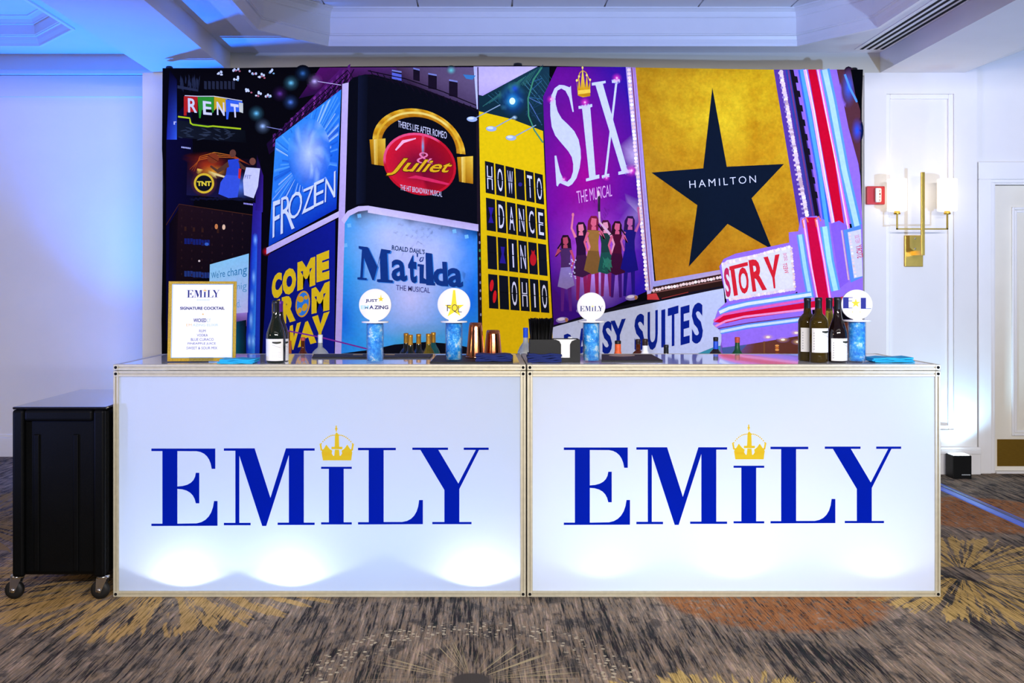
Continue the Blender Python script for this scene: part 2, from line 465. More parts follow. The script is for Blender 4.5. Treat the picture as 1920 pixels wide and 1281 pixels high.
# ------------------------------------------------------------------ carpet
def carpet():
    m = bpy.data.materials.new('carpet'); m.use_nodes = True
    nt = m.node_tree; b = nt.nodes['Principled BSDF']
    b.inputs['Roughness'].default_value = 0.95; b.inputs['Specular IOR Level'].default_value = 0.1
    tc = nt.nodes.new('ShaderNodeTexCoord'); P = tc.outputs['Object']
    sep = nt.nodes.new('ShaderNodeSeparateXYZ'); nt.links.new(P, sep.inputs[0])
    def M(op, a, b_=None, c=None):
        n = nt.nodes.new('ShaderNodeMath'); n.operation = op
        for i, v in enumerate((a, b_, c)):
            if v is None: continue
            if hasattr(v, 'is_linked'): nt.links.new(v, n.inputs[i])
            else: n.inputs[i].default_value = v
        return n.outputs[0]
    def noise(sx, sy, detail=3.0, rough=0.6, off=0.0):
        mp = node(nt, 'ShaderNodeMapping', Vector=P, Scale=(sx, sy, 1), Location=(off, off*0.7, 0))
        return node(nt, 'ShaderNodeTexNoise', Vector=mp.outputs[0], Scale=1.0, Detail=detail, Roughness=rough).outputs[0]
    def step(v, lo, hi): 
        n = node(nt, 'ShaderNodeMapRange', _0=v, _1=lo, _2=hi, _3=0.0, _4=1.0); n.interpolation_type = 'SMOOTHSTEP'; return n.outputs[0]
    def mix(f, a, b_):
        n = nt.nodes.new('ShaderNodeMix'); n.data_type = 'RGBA'
        nt.links.new(f, n.inputs[0])
        for i, v in ((6, a), (7, b_)):
            if hasattr(v, 'is_linked'): nt.links.new(v, n.inputs[i])
            else: n.inputs[i].default_value = (*lin(v), 1)
        return n.outputs[2]
    fine = noise(130, 5.5, 4.0, 0.75)
    mid = noise(36, 2.2, 4.0, 0.7, 3.1)
    big = noise(2.2, 1.6, 3.0, 0.6, 7.7)
    blot = noise(11, 6, 4.0, 0.65, 5.0)
    hue = noise(60, 12, 3.0, 0.7, 9.0)
    f = M('ADD', M('MULTIPLY', fine, 0.50), M('ADD', M('MULTIPLY', mid, 0.50), M('MULTIPLY', M('SUBTRACT', big, 0.5), 0.30)))
    base = mix(step(f, 0.42, 0.51), mix(step(hue, 0.45, 0.55), '#2c2427', '#242a29'), mix(step(hue, 0.42, 0.58), '#7b7065', '#8b7761'))
    base = mix(step(f, 0.53, 0.62), base, mix(step(hue, 0.4, 0.6), '#bda483', '#b0988b'))
    base = mix(M('MULTIPLY', step(blot, 0.52, 0.63), 0.72), base, mix(step(fine, 0.4, 0.6), '#2b2b2d', '#4c4a48'))
    def polar(cx, cy):
        dx, dy = M('SUBTRACT', sep.outputs[0], cx), M('SUBTRACT', sep.outputs[1], cy)
        d = M('SQRT', M('ADD', M('MULTIPLY', dx, dx), M('MULTIPLY', dy, dy)))
        return dx, dy, d
    def spokes(cx, cy, k, along, seed):
        dx, dy, d = polar(cx, cy)
        u, v = M('MULTIPLY', M('DIVIDE', dx, d), k), M('MULTIPLY', M('DIVIDE', dy, d), k)
        cb = node(nt, 'ShaderNodeCombineXYZ', X=u, Y=v, Z=M('MULTIPLY_ADD', d, along, seed))
        return d, node(nt, 'ShaderNodeTexNoise', Vector=cb.outputs[0], Scale=1.0, Detail=3.0, Roughness=0.65).outputs[0]
    # ochre bursts: spokes that fray at the rim around a plain dark eye
    for cx, cy, r0, r1, seed, colr in ((2.30, 0.36, 0.11, 0.74, 1.0, '#d8b268'), (-1.52, 0.42, 0.14, 0.92, 4.0, '#cba465'), (0.80, -1.52, 0.14, 0.66, 9.0, '#dcbc70'), (-3.0, 1.4, 0.1, 0.8, 14.0, '#9a7a48')):
        d, s = spokes(cx, cy, 15.0, 2.4, seed)
        rim = M('MULTIPLY_ADD', s, 0.9, 0.50)
        inside = M('MULTIPLY', M('SUBTRACT', 1.0, step(M('DIVIDE', M('DIVIDE', d, r1), rim), 0.97, 1.03)), step(d, r0, r0+0.015))
        hole = step(M('ADD', s, M('MULTIPLY', M('SUBTRACT', fine, 0.5), 0.5)), 0.45, 0.53)
        base = mix(M('MULTIPLY', M('MULTIPLY', inside, hole), 0.85), base, mix(step(fine, 0.38, 0.58), '#94783f', colr))
    # rust clouds of small flecks
    for cx, cy, r1 in ((1.28, 0.06, 0.52), (3.05, 1.60, 0.50), (-2.6, -0.6, 0.3)):
        d = polar(cx, cy)[2]
        n = noise(38, 22, 3.0, 0.7, cx)
        e = M('SUBTRACT', 1.0, step(d, r1*0.90, r1*1.04))
        base = mix(M('MULTIPLY', M('MULTIPLY', e, step(M('ADD', M('MULTIPLY', n, 0.7), M('MULTIPLY', fine, 0.3)), 0.40, 0.52)), 0.85), base, mix(step(fine, 0.4, 0.6), '#8a5428', '#b4713a'))
    # the pale seed head: thin spokes from a dark eye to a ring of dots
    cx, cy = -0.04, -0.93
    d, s = spokes(cx, cy, 26.0, 0.4, 21.0)
    ray = M('MULTIPLY', step(s, 0.56, 0.62), M('MULTIPLY', step(d, 0.07, 0.09), M('SUBTRACT', 1.0, step(d, 0.28, 0.42))))
    base = mix(M('MULTIPLY', ray, 0.75), base, '#c2b184')
    base = mix(M('SUBTRACT', 1.0, step(d, 0.060, 0.075)), base, '#4a443f')
    mp = node(nt, 'ShaderNodeMapping', Vector=P, Scale=(38, 38, 1))
    vo = node(nt, 'ShaderNodeTexVoronoi', Vector=mp.outputs[0], Scale=1.0, Randomness=0.9)
    ring = M('MULTIPLY', step(M('ADD', d, M('MULTIPLY', M('SUBTRACT', blot, 0.5), 0.12)), 0.40, 0.50), M('SUBTRACT', 1.0, step(d, 0.575, 0.62)))
    dots = M('MULTIPLY', ring, M('SUBTRACT', 1.0, step(vo.outputs['Distance'], 0.26, 0.34)))
    base = mix(M('MULTIPLY', dots, 0.85), base, '#cdbf9f')
    nt.links.new(base, b.inputs['Base Color'])
    bp = node(nt, 'ShaderNodeBump', Strength=0.5, Distance=0.006, Height=fine)
    nt.links.new(bp.outputs[0], b.inputs['Normal'])
    return m
MB().box(-7, 7, -7.5, 5.5, -0.05, 0.0).build('floor', carpet())
struct(bpy.data.objects['floor'])

# ------------------------------------------------------------------ room shell
R = 1.65
YW = Y(R)                        # face of the pilasters
YB = YW + 0.04                   # wall behind the banner
YL = Y(1.82)                     # back of the left bay
XP = X(267, R)                   # outer edge of the left pilaster
XBL, XBR = X(432, R), X(1650, R)
ZS, ZC, ZL = 2.934, 3.080, 3.24
XP2 = X(1832, R)
XR0 = X(1621, R)
wp, cp, wt = MATS['wall_paint'], MATS['ceiling_paint'], MATS['white_trim']

# back wall with the left pilaster and the panelled right pilaster (a sunk field)
px0, px1, pz0, pz1 = X(1662, R), X(1789, R), Z(807, R), Z(176, R)
wb = MB()
wb.box(XP, X(305, R), YW, YL + 0.1, 0, ZS)
wb.box(X(305, R) - 0.001, XR0 + 0.001, YB, YB + 0.1, 0, ZC)
wb.box(XR0, px0, YW, YB + 0.1, 0, ZS); wb.box(px1, XP2, YW, YB + 0.1, 0, ZS)
wb.box(px0, px1, YW, YB + 0.1, 0, pz0); wb.box(px0, px1, YW, YB + 0.1, pz1, ZS)
wb.box(px0, px1, YW + 0.035, YB + 0.1, pz0, pz1)
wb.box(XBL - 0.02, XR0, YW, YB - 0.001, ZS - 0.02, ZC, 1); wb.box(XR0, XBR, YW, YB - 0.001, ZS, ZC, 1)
wb.box(X(1806, R) + 0.012, XP2, YW, YB + 0.1, ZS, ZS + 0.12)
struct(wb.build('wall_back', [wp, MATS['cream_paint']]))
# moulding around the sunk field
t = MB()
w = 0.034
for a, bq in ((px0, px0 + w), (px1 - w, px1)): t.box(a, bq, YW + 0.012, YW + 0.035, pz0, pz1)
for a, bq in ((pz0, pz0 + w), (pz1 - w, pz1)): t.box(px0 + w, px1 - w, YW + 0.012, YW + 0.035, a, bq)
struct(t.build('trim_1', wt, bevel=0.006, seg=3))

# left bay
wl = MB().box(-6.5, XP + 0.01, YL, YL + 0.1, 0, ZL + 0.05)
struct(wl.build('wall_left', wp))
t = MB()
t.prism([(-6.5, 2.897), (XP, 2.897), (XP, 3.065), (-6.5, 3.065)], YL - 0.03, YL)  # step added to stand in for the bright uplit band on the wall
struct(t.build('light_band_step', wp))
t = MB()
t.add([(-6.5, YL, 3.065), (-6.5, YL-.06, 3.075), (-6.5, YL-.06, 3.098), (-6.5, YL, 3.12), (XP+.06, YL, 3.065), (XP+.06, YL-.06, 3.075), (XP+.06, YL-.06, 3.098), (XP+.06, YL, 3.12)],
      [(0,1,5,4), (1,2,6,5), (2,3,7,6), (3,2,1,0), (4,5,6,7)])
struct(t.build('trim_3', wt))
t = MB().box(-6.5, XP, YL - 0.018, YL, 0, 0.155).box(-6.5, XP, YL - 0.012, YL, 0.155, 0.18)
struct(t.build('baseboard_left', wt, bevel=0.004))
t = MB()
t.box(XR0, XP2 + 0.02, YW - 0.018, YW, 0, 0.155); t.box(XR0, XP2 + 0.02, YW - 0.028, YW, 0.150, 0.180); t.box(XR0, XP2 + 0.02, YW - 0.016, YW, 0.180, 0.200)
struct(t.build('baseboard_right', wt, bevel=0.004))

# ceilings: a tray in the middle, beams either side, a lower bay at the right that rises outwards
def sweep(path, prof, closed=False):
    """moulding: prof = (inward offset, height); path runs with the room's inside on its right"""
    mb = MB(); n = len(path); rows = []
    for i in range(n):
        p = Vector(path[i])
        d0 = (Vector(path[i]) - Vector(path[i-1])).normalized() if i else None
        d1 = (Vector(path[i+1]) - p).normalized() if i < n-1 else None
        d0 = d0 or d1; d1 = d1 or d0
        n0, n1 = Vector((d0.y, -d0.x)), Vector((d1.y, -d1.x))
        mvec = (n0 + n1).normalized(); k = 1.0 / max(0.3, mvec.dot(n0))
        rows.append([(p.x + mvec.x*k*o, p.y + mvec.y*k*o, z) for o, z in prof])
    q = len(prof)
    mb.add([v for r in rows for v in r], [(i*q+j, i*q+j+1, (i+1)*q+j+1, (i+1)*q+j) for i in range(n-1) for j in range(q-1)])
    return mb
def tray(path, z0, h):
    prof = [(-0.02, z0), (-0.02, z0-0.014), (0.006, z0-0.014), (0.010, z0+0.004), (0.022, z0+0.030), (0.028, z0+0.052), (0.040, z0+0.056), (0.040, z0+0.062), (0.046, z0+0.066),
            (0.046, z0+h-0.062), (0.058, z0+h-0.056), (0.058, z0+h-0.048), (0.070, z0+h-0.024), (0.096, z0+h-0.010), (0.110, z0+h-0.008), (0.110, z0+h)]
    return sweep(path, prof)
FR = -7.0
tp = [(-1.487, FR), (-1.487, Y(1.49)), (-1.09, Y(1.593)), (X(1495, 1.593), Y(1.593)), (X(1647, 1.478), Y(1.478)), (X(1647, 1.478), FR)]
struct(tray(tp, ZC, 0.235).build('trim_4', wt))
lp = [(-6.0, Y(1.743)), (X(75, 1.743), Y(1.743)), (X(135, 1.631), Y(1.631)), (X(135, 1.631), FR)]
struct(tray(lp, ZL, 0.2).build('trim_5', wt))
c = MB()
def flat(pts, z, th=0.03):
    c.slab(pts, z, z + th)
flat([(XBL, FR), (tp[0][0], FR), tp[1], tp[2], tp[3], tp[4], (tp[5][0], FR), (XBR, FR), (XBR, YB), (XBL, YB)], ZC)
# tray lid laid in boards with open joints
tz = ZC + 0.235
jx = [-3.0] + [X(p, 1.593) for p in (615, 786, 959, 1130, 1303, 1474)] + [3.6]
jx = [-1.8] + [x for x in jx if -1.7 < x < 2.7] + [3.0]
for a, bq in zip(jx, jx[1:]): c.box(a + 0.006, bq - 0.006, FR, Y(1.593) + 0.1, tz, tz + 0.02)
c.box(-1.8, 3.0, FR, Y(1.593) + 0.1, tz + 0.02, tz + 0.04)
# left beam and right bay with their side faces
c.box(X(287, R), XBL, FR, YB + 0.02, ZS, ZC + 0.3)
xb = X(1806, R)
c.box(XBR, xb + 0.01, FR, YB + 0.06, ZS, ZC + 0.3)
c.add([(xb, FR, ZS), (xb, YB + 0.1, ZS), (xb + 2.4, YB + 0.1, ZS + 0.9), (xb + 2.4, FR, ZS + 0.9), (xb, FR, ZS+0.1), (xb, YB + 0.1, ZS+0.1), (xb + 2.4, YB + 0.1, ZS + 1.0), (xb + 2.4, FR, ZS + 1.0)],
      [(0,1,2,3), (7,6,5,4), (0,4,5,1), (1,5,6,2), (2,6,7,3), (3,7,4,0)])
# unseen light blocker added to keep the front lamp off tray and header
c.box(-6.5, 6.5, -3.3, -3.0, 2.715, ZC + 0.35)
# left bay
flat([(-6.5, YL), (-6.5, Y(1.743)), lp[1], lp[2], (lp[3][0], FR), (X(287, R) + 0.02, FR), (X(287, R) + 0.02, YL)], ZL)
c.box(-6.5, X(287, R), FR, Y(1.743) + 0.1, ZL + 0.2, ZL + 0.23)
struct(c.build('ceiling', cp))

# slot diffuser beside the right beam
ven = thing('ceiling_vent', 'long black slotted air diffuser in the ceiling beside the right beam', 'air vent', (2.79, 0, ZC))
MB().box(-0.115, 0.105, -3.0, Y(1.62) + 0.02, -0.006, 0).build('frame', wt, ven)
for px in (1615, 1627.5, 1641, 1653):
    x = X(px, 1.62) - 2.79
    MB().box(x - 0.011, x + 0.011, -2.9, Y(1.62), -0.008, -0.0055).build('slot', MATS['dark_gap'], ven)['label'] = 'black air slot'

# right end: door wall, casing, door
wr = MB()
dx0, dx1, dz = X(1872, R), X(1872, R) + 0.98, Z(345, R)
YD = YW + 0.045
wr.box(XP2, dx0, YD, YD + 0.1, 0, 4.2); wr.box(dx1, 6.5, YD, YD + 0.1, 0, 4.2); wr.box(dx0, dx1, YD, YD + 0.1, dz, 4.2)
struct(wr.build('wall_right', wp))
cs0 = X(1837, R); cz = Z(303, R)
t = MB()
zc0, zc1 = dz + 0.012, dz + 0.036
for a, bq in ((cs0, dx0 - 0.04), (dx1 + 0.04, dx1 + 0.14)): t.box(a, bq, YD - 0.03, YD, 0, zc1)
for a, bq in ((dx0 - 0.04, dx0 - 0.012), (dx1 + 0.012, dx1 + 0.04)): t.box(a, bq, YD - 0.018, YD, 0, zc0)
t.box(dx0 - 0.04, dx1 + 0.04, YD - 0.018, YD, zc0, zc1)
t.box(cs0, dx1 + 0.14, YD - 0.03, YD, zc1, cz)
struct(t.build('trim_6', wt, bevel=0.005, seg=2))
dr = bpy.data.objects.new('door_1', None); COL.objects.link(dr); dr.location = (dx0, YD, 0); struct(dr)
lw = dx1 - dx0
MB().box(0.003, lw - 0.003, 0.035, 0.075, 0.012, dz - 0.004).build('door_leaf', MATS['door_paint'], dr, bevel=0.003)
mo = MB()
qx0, qx1, qz0, qz1 = X(1901, R + .01) - dx0, lw - 0.12, Z(820, R), Z(387, R)
for o, th in ((0.0, 0.016), (0.022, 0.008)):
    a0, a1, b0, b1 = qx0 + o, qx1 - o, qz0 + o, qz1 - o
    for (e, f_, g, h) in ((a0, a0 + .018, b0, b1), (a1 - .018, a1, b0, b1), (a0 + .018, a1 - .018, b0, b0 + .018), (a0 + .018, a1 - .018, b1 - .018, b1)):
        mo.box(e, f_, 0.035 - th, 0.036, g, h)
mo.build('panel_moulding', wt, dr, bevel=0.004)
MB().box(X(1880, R) - dx0, lw - 0.03, 0.032, 0.036, Z(878, R), Z(827, R)).build('kick_plate', MATS['brass'], dr)
MB().box(0.0, lw, -0.02, 0.08, 0.0, 0.011).build('threshold', wt, dr)

# ------------------------------------------------------------------ wall things
# twin-shade brass sconce
mat('shade_glass', '#fff6e2', 0.4, emit=0.95, ecol='#fff0d6', var=0.01)
rs = 1.615
sc = thing('wall_sconce', 'brass wall sconce with two lit white cylinder shades on the right pilaster', 'wall lamp', (X(1716, R), YW + 0.035, Z(470, R)))
ox, oz = sc.location.x, sc.location.z
fy = Y(rs) - sc.location.y                         # plane of column and arms, in front of the wall
def sx(px): return X(px, rs) - ox
def sz(py): return Z(py, rs) - oz
bx0, bx1, bz0, bz1 = X(1701, 1.645) - ox, X(1735, 1.645) - ox, Z(500, 1.645) - oz, Z(441, 1.645) - oz
MB().box(bx0, bx1, -0.022, 0, bz0, bz1).build('back_plate', MATS['gold_metal'], sc, bevel=0.003)
MB().box(sx(1728), sx(1733), fy + 0.01, -0.02, sz(478), sz(470)).build('bracket', MATS['gold_metal'], sc)
for py in (447, 466):
    MB().lathe([(0, -0.006), (0.006, -0.006), (0.006, 0.004), (0, 0.004)], 10, (X(1719, 1.645) - ox, -0.024, Z(py, 1.645) - oz), axis='y').build('screw', MATS['steel'], sc)
MB().box(sx(1727), sx(1733), fy - 0.011, fy + 0.011, sz(479), sz(323)).build('column', MATS['gold_metal'], sc, bevel=0.002)
za = sz(429.5)
for pxs in (1682, 1776):
    x = sx(pxs); s_ = 1 if x > 0 else -1
    MB().box(min(x - .005, sx(1730)), max(x + .005, sx(1730)), fy - 0.005, fy + 0.005, za - 0.005, za + 0.005).box(x - .005, x + .005, fy - .005, fy + .005, za - .004, sz(400)).build('arm', MATS['gold_metal'], sc)
    MB().lathe([(0, 0), (0.022, 0), (0.024, 0.006), (0.020, 0.014), (0.020, 0.026), (0, 0.026)], 24, (x, fy, sz(402))).build('shade_holder', MATS['gold_metal'], sc)
    hh = sz(336) - sz(396)
    MB().lathe([(0.0, 0.0), (0.060, 0), (0.066, 0.004), (0.066, hh), (0.062, hh), (0.062, 0.01), (0, 0.008)], 32, (x, fy, sz(396))).build('shade', MATS['shade_glass'], sc)['label'] = 'glowing white cylinder shade'
    point('sconce_bulb', (ox + x, sc.location.y + fy, oz + sz(360)), 0.55, (1.0, 0.62, 0.30), 0.06)

# fire alarm strobe
mat('alarm_red', '#c3202a', 0.4, var=0.03)
mat('strobe_white', '#f4f0ea', 0.25)
fa = thing('fire_alarm', 'red square fire alarm with a white strobe beside the lit sconce', 'fire alarm', (X(1639.5, R), YW, Z(367, R)))
hw = 17.0 * R / K
MB().box(-hw, hw, -0.03, 0, -hw, hw).build('housing', MATS['alarm_red'], fa, bevel=0.006, seg=3)
sb = MB().box(-0.012, 0.032, -0.055, -0.028, -0.052, 0.052).build('strobe', MATS['strobe_white'], fa, bevel=0.01, seg=3)
ap = Print(lambda x, z, L: (x, -0.0555 - L*0.0003, z))
for i, ch in enumerate('FIRE'):
    zz = 0.036 - i*0.022
    ap.text(ch, (0.014, zz), (0.024, zz), (0.024, zz - 0.014), (0.014, zz - 0.014), '#8a2a2a', 1)
ap.build('lettering', [INK], sb)

# black uplight box at the foot of the right pilaster
mat('lamp_lens', '#dff0ff', 0.2, emit=6.0, ecol='#cfe8ff', var=0.01)
ul = thing('uplight', 'small black box uplight on the carpet against the right pilaster', 'uplight', ((X(1787, 1.61) + X(1822, 1.61)) / 2, Y(1.61), 0))
MB().box(-0.0665, 0.0665, 0, 0.115, 0.0, 0.165).build('housing', MATS['black_plastic'], ul, bevel=0.004)
MB().box(-0.055, 0.055, 0.012, 0.103, 0.165, 0.169).build('lens', MATS['lamp_lens'], ul)['label'] = 'glowing pale blue lens'
up = Print(lambda x, z, L: (x, -0.0006 - L*0.0003, z))
for i in range(12):
    x = -0.005 + i*0.0052
    up.poly([(x, 0.026), (x+0.0038, 0.026), (x+0.0038, 0.033 if i % 3 else 0.035), (x, 0.031)], '#c9d3d6', 1)
up.build('marking', [INK], ul)

# blue cable cover taped along the carpet at the right
mat('blue_tape', '#0a4ad8', 0.35, var=0.08, vscale=12)
mat('dark_blue_tape', '#0a2a78', 0.35, var=0.08, vscale=12)
cc = thing('cable_cover', 'blue cable cover strip running across the carpet at the right', 'cable cover', (3.135, 0, 0))
MB().prism([(-0.055, 0.0), (0.055, 0.0), (0.048, 0.004), (0.018, 0.011), (-0.018, 0.011), (-0.048, 0.004)], 0.9, 2.62).build('strip', MATS['blue_tape'], cc)
MB().prism([(-0.017, 0.0105), (0.017, 0.0105), (0.012, 0.0145), (-0.012, 0.0145)], 0.9, 2.62).build('cable', MATS['dark_blue_tape'], cc)['label'] = 'dark blue ridge'

# ------------------------------------------------------------------ black rolling case at the left end
mat('case_black', '#040506', 0.5, spec=0.12, var=0.25, vscale=8, bump=0.06, bscale=140)
mat('case_lid', '#101116', 0.12, spec=0.7, var=0.15, vscale=8, coat=0.6)
mat('rubber', '#0a0a0a', 0.6, var=0.1)
rc = 0.985
cx0, cx1 = X(22, rc), X(196, rc); cw = cx1 - cx0; y0 = Y(rc)
ch, cb = Z(769, rc), 0.105
ca = thing('rolling_case', 'tall black plastic rolling case on casters beside the bar', 'rolling case', ((cx0 + cx1)/2, y0, 0))
h2 = cw/2
body = MB()
body.box(-h2, h2, 0.03, 0.74, cb, ch)
bd = body.build('body', MATS['case_black'], ca, bevel=0.02, seg=3)
fr = MB()
fw = 0.052
fr.box(-h2, -h2 + fw, 0.0, 0.03, cb, ch); fr.box(h2 - fw, h2, 0.0, 0.03, cb, ch)
fr.box(-h2 + fw, h2 - fw, 0.0, 0.03, ch - 0.05, ch)
fr.build('rim', MATS['case_black'], ca, bevel=0.012, seg=3)
for x in (-0.105, 0.067):
    MB().prism([(x - 0.012, cb + 0.02), (x + 0.012, cb + 0.02), (x + 0.012, ch - 0.11), (x - 0.012, ch - 0.11)], 0.022, 0.031).build('rib', MATS['case_black'], ca, bevel=0.006, seg=3)
MB().box(-h2 - 0.004, h2 + 0.004, 0.012, 0.75, ch, ch + 0.012).build('lid', MATS['case_lid'], ca, bevel=0.005)
for x, yy in ((-h2 - 0.008, 0.045), (h2 - 0.035, 0.045), (-h2 + 0.03, 0.68), (h2 - 0.035, 0.68)):
    ce = MB()
    ce.lathe([(0, 0.105), (0.028, 0.105), (0.028, 0.094), (0.012, 0.09), (0.0, 0.09)], 16, (x + 0.012, yy, 0))
    for s_ in (-1, 1):
        ce.prism([(x - 0.014, 0.035), (x + 0.006, 0.030), (x + 0.036, 0.094), (x - 0.012, 0.094)], yy + s_*0.019 - 0.0015, yy + s_*0.019 + 0.0015)
    co = ce.build('caster', MATS['steel'], ca)
    MB().lathe([(0, -0.016), (0.022, -0.016), (0.038, -0.014), (0.041, -0.006), (0.041, 0.006), (0.038, 0.014), (0.022, 0.016), (0, 0.016)], 28, (x, yy, 0.041), axis='y').build('wheel', MATS['rubber'], co)['label'] = 'black rubber wheel'
    MB().lathe([(0, -0.024), (0.010, -0.024), (0.010, 0.024), (0, 0.024)], 14, (x, yy, 0.041), axis='y').build('axle', MATS['steel'], co)

# ------------------------------------------------------------------ the two light-box bars
def panel_mat():
    m = bpy.data.materials.new('acrylic_panel'); m.use_nodes = True
    nt = m.node_tree; b = nt.nodes['Principled BSDF']; out = nt.nodes['Material Output']
    tc = nt.nodes.new('ShaderNodeTexCoord')
    nz = node(nt, 'ShaderNodeTexNoise', Vector=tc.outputs['Object'], Scale=1.6, Detail=1.0)
    mr = node(nt, 'ShaderNodeMapRange', _0=nz.outputs[0], _1=0.3, _2=0.7, _3=0.75, _4=0.79)
    cb = node(nt, 'ShaderNodeCombineXYZ', X=mr.outputs[0], Y=0.815, Z=0.91)
    nt.links.new(cb.outputs[0], b.inputs['Base Color'])
    b.inputs['Roughness'].default_value = 0.22
    tb = nt.nodes.new('ShaderNodeBsdfTranslucent'); nt.links.new(cb.outputs[0], tb.inputs[0])
    ms = node(nt, 'ShaderNodeMixShader', Fac=0.5)
    nt.links.new(b.outputs[0], ms.inputs[1]); nt.links.new(tb.outputs[0], ms.inputs[2]); nt.links.new(ms.outputs[0], out.inputs[0])
    return m
PANEL = panel_mat()
mat('acrylic_top', '#eef0f6', 0.06, var=0.01, coat=0.5)
mat('white_board', '#e6e6ea', 0.5, var=0.02)
FILM = ink_mat('translucent_film', 0.4, spec=0.05, transl=0.42)
TOP = 1.030
DEP = 0.70
def rail(mb, a0, a1, c0, c1, ax, y0=0.0, y1=0.026):
    """grooved aluminium profile: three strips, the middle one sunk"""
    g0 = c0 + (c1-c0)*0.40; g1 = c0 + (c1-c0)*0.60
    for p, q, d in ((c0, g0, 0), (g0, g1, 0.006), (g1, c1, 0)):
        if ax == 'x': mb.box(a0, a1, y0 + d, y1, p, q)
        else: mb.box(p, q, y0 + d, y1, a0, a1)
def bar_unit(px0, px1, label, word_px):
    x0, x1 = X(px0, 1), X(px1, 1)
    t = thing('bar_counter', label, 'bar counter', ((x0+x1)/2, 0, 0), group='light box bar counters')
    h = (x1-x0)/2; al = MATS['aluminium']; s = 0.024
    zt, zm, zl = TOP, TOP - 0.0255, TOP - 0.0285
    m = MB(); rail(m, -h, h, zm, zt, 'x'); m.box(-h, -h+s, 0.026, DEP, zm, zt).box(h-s, h, 0.026, DEP, zm, zt).box(-h, h, DEP-s, DEP, zm, zt)
    m.build('top_frame', al, t, bevel=0.0012, seg=1)
    m = MB(); rail(m, -h+s, h-s, zl-0.0255, zl, 'x'); m.build('upper_rail', al, t, bevel=0.0012, seg=1)
    m = MB(); rail(m, -h+s, h-s, 0.0, 0.026, 'x'); m.build('bottom_rail', al, t, bevel=0.0012, seg=1)
    for a in (-h, h-s):
        m = MB(); rail(m, 0.0, zl, a, a+s, 'z'); m.build('post', al, t, bevel=0.0012, seg=1)
        MB().box(a, a+s, DEP-s, DEP, 0, zl).build('post', al, t)
        MB().box(a, a+s, 0.026, DEP-s, 0.0, 0.026).build('side_rail', al, t); MB().box(a, a+s, 0.026, DEP-s, zl-0.026, zl).build('side_rail', al, t)
        MB().box(a+0.010, a+0.014, 0.026, DEP-s, 0.026, zl-0.026).build('side_panel', MATS['white_board'], t)
        for z in (zt-0.013, zl-0.013, 0.013):
            k = MB().box(a+0.001, a+s-0.001, -0.0015, 0.01, z-0.0115, z+0.0115).build('corner_block', al, t, bevel=0.001, seg=1)
            MB().lathe([(0, -0.001), (0.0065, -0.001), (0.0065, -0.0035), (0.0035, -0.0035), (0.0025, -0.0018), (0, -0.0018)], 14, (a+s/2, 0, z), axis='y').build('bolt', MATS['dark_gap'], k)
    MB().box(-h+s, h-s, 0.026, DEP-s, TOP-0.012, TOP-0.0008).build('counter_top', MATS['acrylic_top'], t)
    p = MB(); a, bq, z0, z1 = -h+s-0.002, h-s+0.002, 0.024, zl-0.024
    p.add([(a, .008, z0), (bq, .008, z0), (bq, .008, z1), (a, .008, z1), (a, .012, z0), (bq, .012, z0), (bq, .012, z1), (a, .012, z1)],
          [(0,1,2,3), (1,0,4,5), (2,1,5,6), (3,2,6,7), (0,3,7,4)])
    pn = p.build('front_panel', PANEL, t)
    w = Print(lambda x, y, L: (X(x, 1) - (x0+x1)/2, 0.0072 - L*0.0002, Z(y, 1)))
    dx, dy = word_px
    for g in WORD: w.poly([(x+dx, y+dy) for x, y in g], '#0020ac', 1)
    w.build('lettering', [FILM], pn)['label'] = 'dark blue serif lettering'
    w = Print(lambda x, y, L: (X(x, 1) - (x0+x1)/2, 0.0072 - L*0.0002, Z(y, 1)))
    for i, g in enumerate(CROWN): w.poly([(x+dx, y+dy) for x, y in g], '#f2d030', 1 + i*0.2)
    w.build('crown', [FILM], pn)['label'] = 'yellow crown over the dotless letter'
    return t
bar_unit(212, 986, 'left light-box bar counter, brighter glowing spots along its foot', (0, 0))
bar_unit(988.5, 1764, 'right light-box bar counter, evenly lit front', (774.6, -2))

# ------------------------------------------------------------------ things on the counter
def at(px, py_base, r=None):
    """spot on the counter top: depth from how low it stands, or given"""
    r = r or (EYE - TOP) * K / (py_base - VY)
    return X(px, r), Y(r), r

# menu in a glittering gold frame, leaning on a clear stand
mat('gold_glitter', '#d9b23c', 0.35, 0.6, var=0.35, vscale=420, bump=0.5, bscale=500)
mat('card_white', '#e8e9ea', 0.6, var=0.01)
def clear_mat(name, tint, rough=0.02, keep=0.85):
    m = bpy.data.materials.new(name); m.use_nodes = True
    nt = m.node_tree; out = nt.nodes['Material Output']; nt.nodes.remove(nt.nodes['Principled BSDF'])
    tr = node(nt, 'ShaderNodeBsdfTransparent', Color=(*lin(tint), 1)); gl = node(nt, 'ShaderNodeBsdfGlossy', Roughness=rough)
    lw = node(nt, 'ShaderNodeLayerWeight', Blend=0.12)
    tc = nt.nodes.new('ShaderNodeTexCoord'); nz = node(nt, 'ShaderNodeTexNoise', Vector=tc.outputs['Object'], Scale=6.0)
    k = nt.nodes.new('ShaderNodeMath'); k.operation = 'MULTIPLY_ADD'; k.use_clamp = True
    nt.links.new(lw.outputs['Facing'], k.inputs[0]); k.inputs[1].default_value = 0.3
    mr = node(nt, 'ShaderNodeMapRange', _0=nz.outputs[0], _3=1-keep-0.02, _4=1-keep+0.02); nt.links.new(mr.outputs[0], k.inputs[2])
    ms = node(nt, 'ShaderNodeMixShader', Fac=k.outputs[0]); nt.links.new(tr.outputs[0], ms.inputs[1]); nt.links.new(gl.outputs[0], ms.inputs[2])
    nt.links.new(ms.outputs[0], out.inputs[0]); MATS[name] = m
    return m
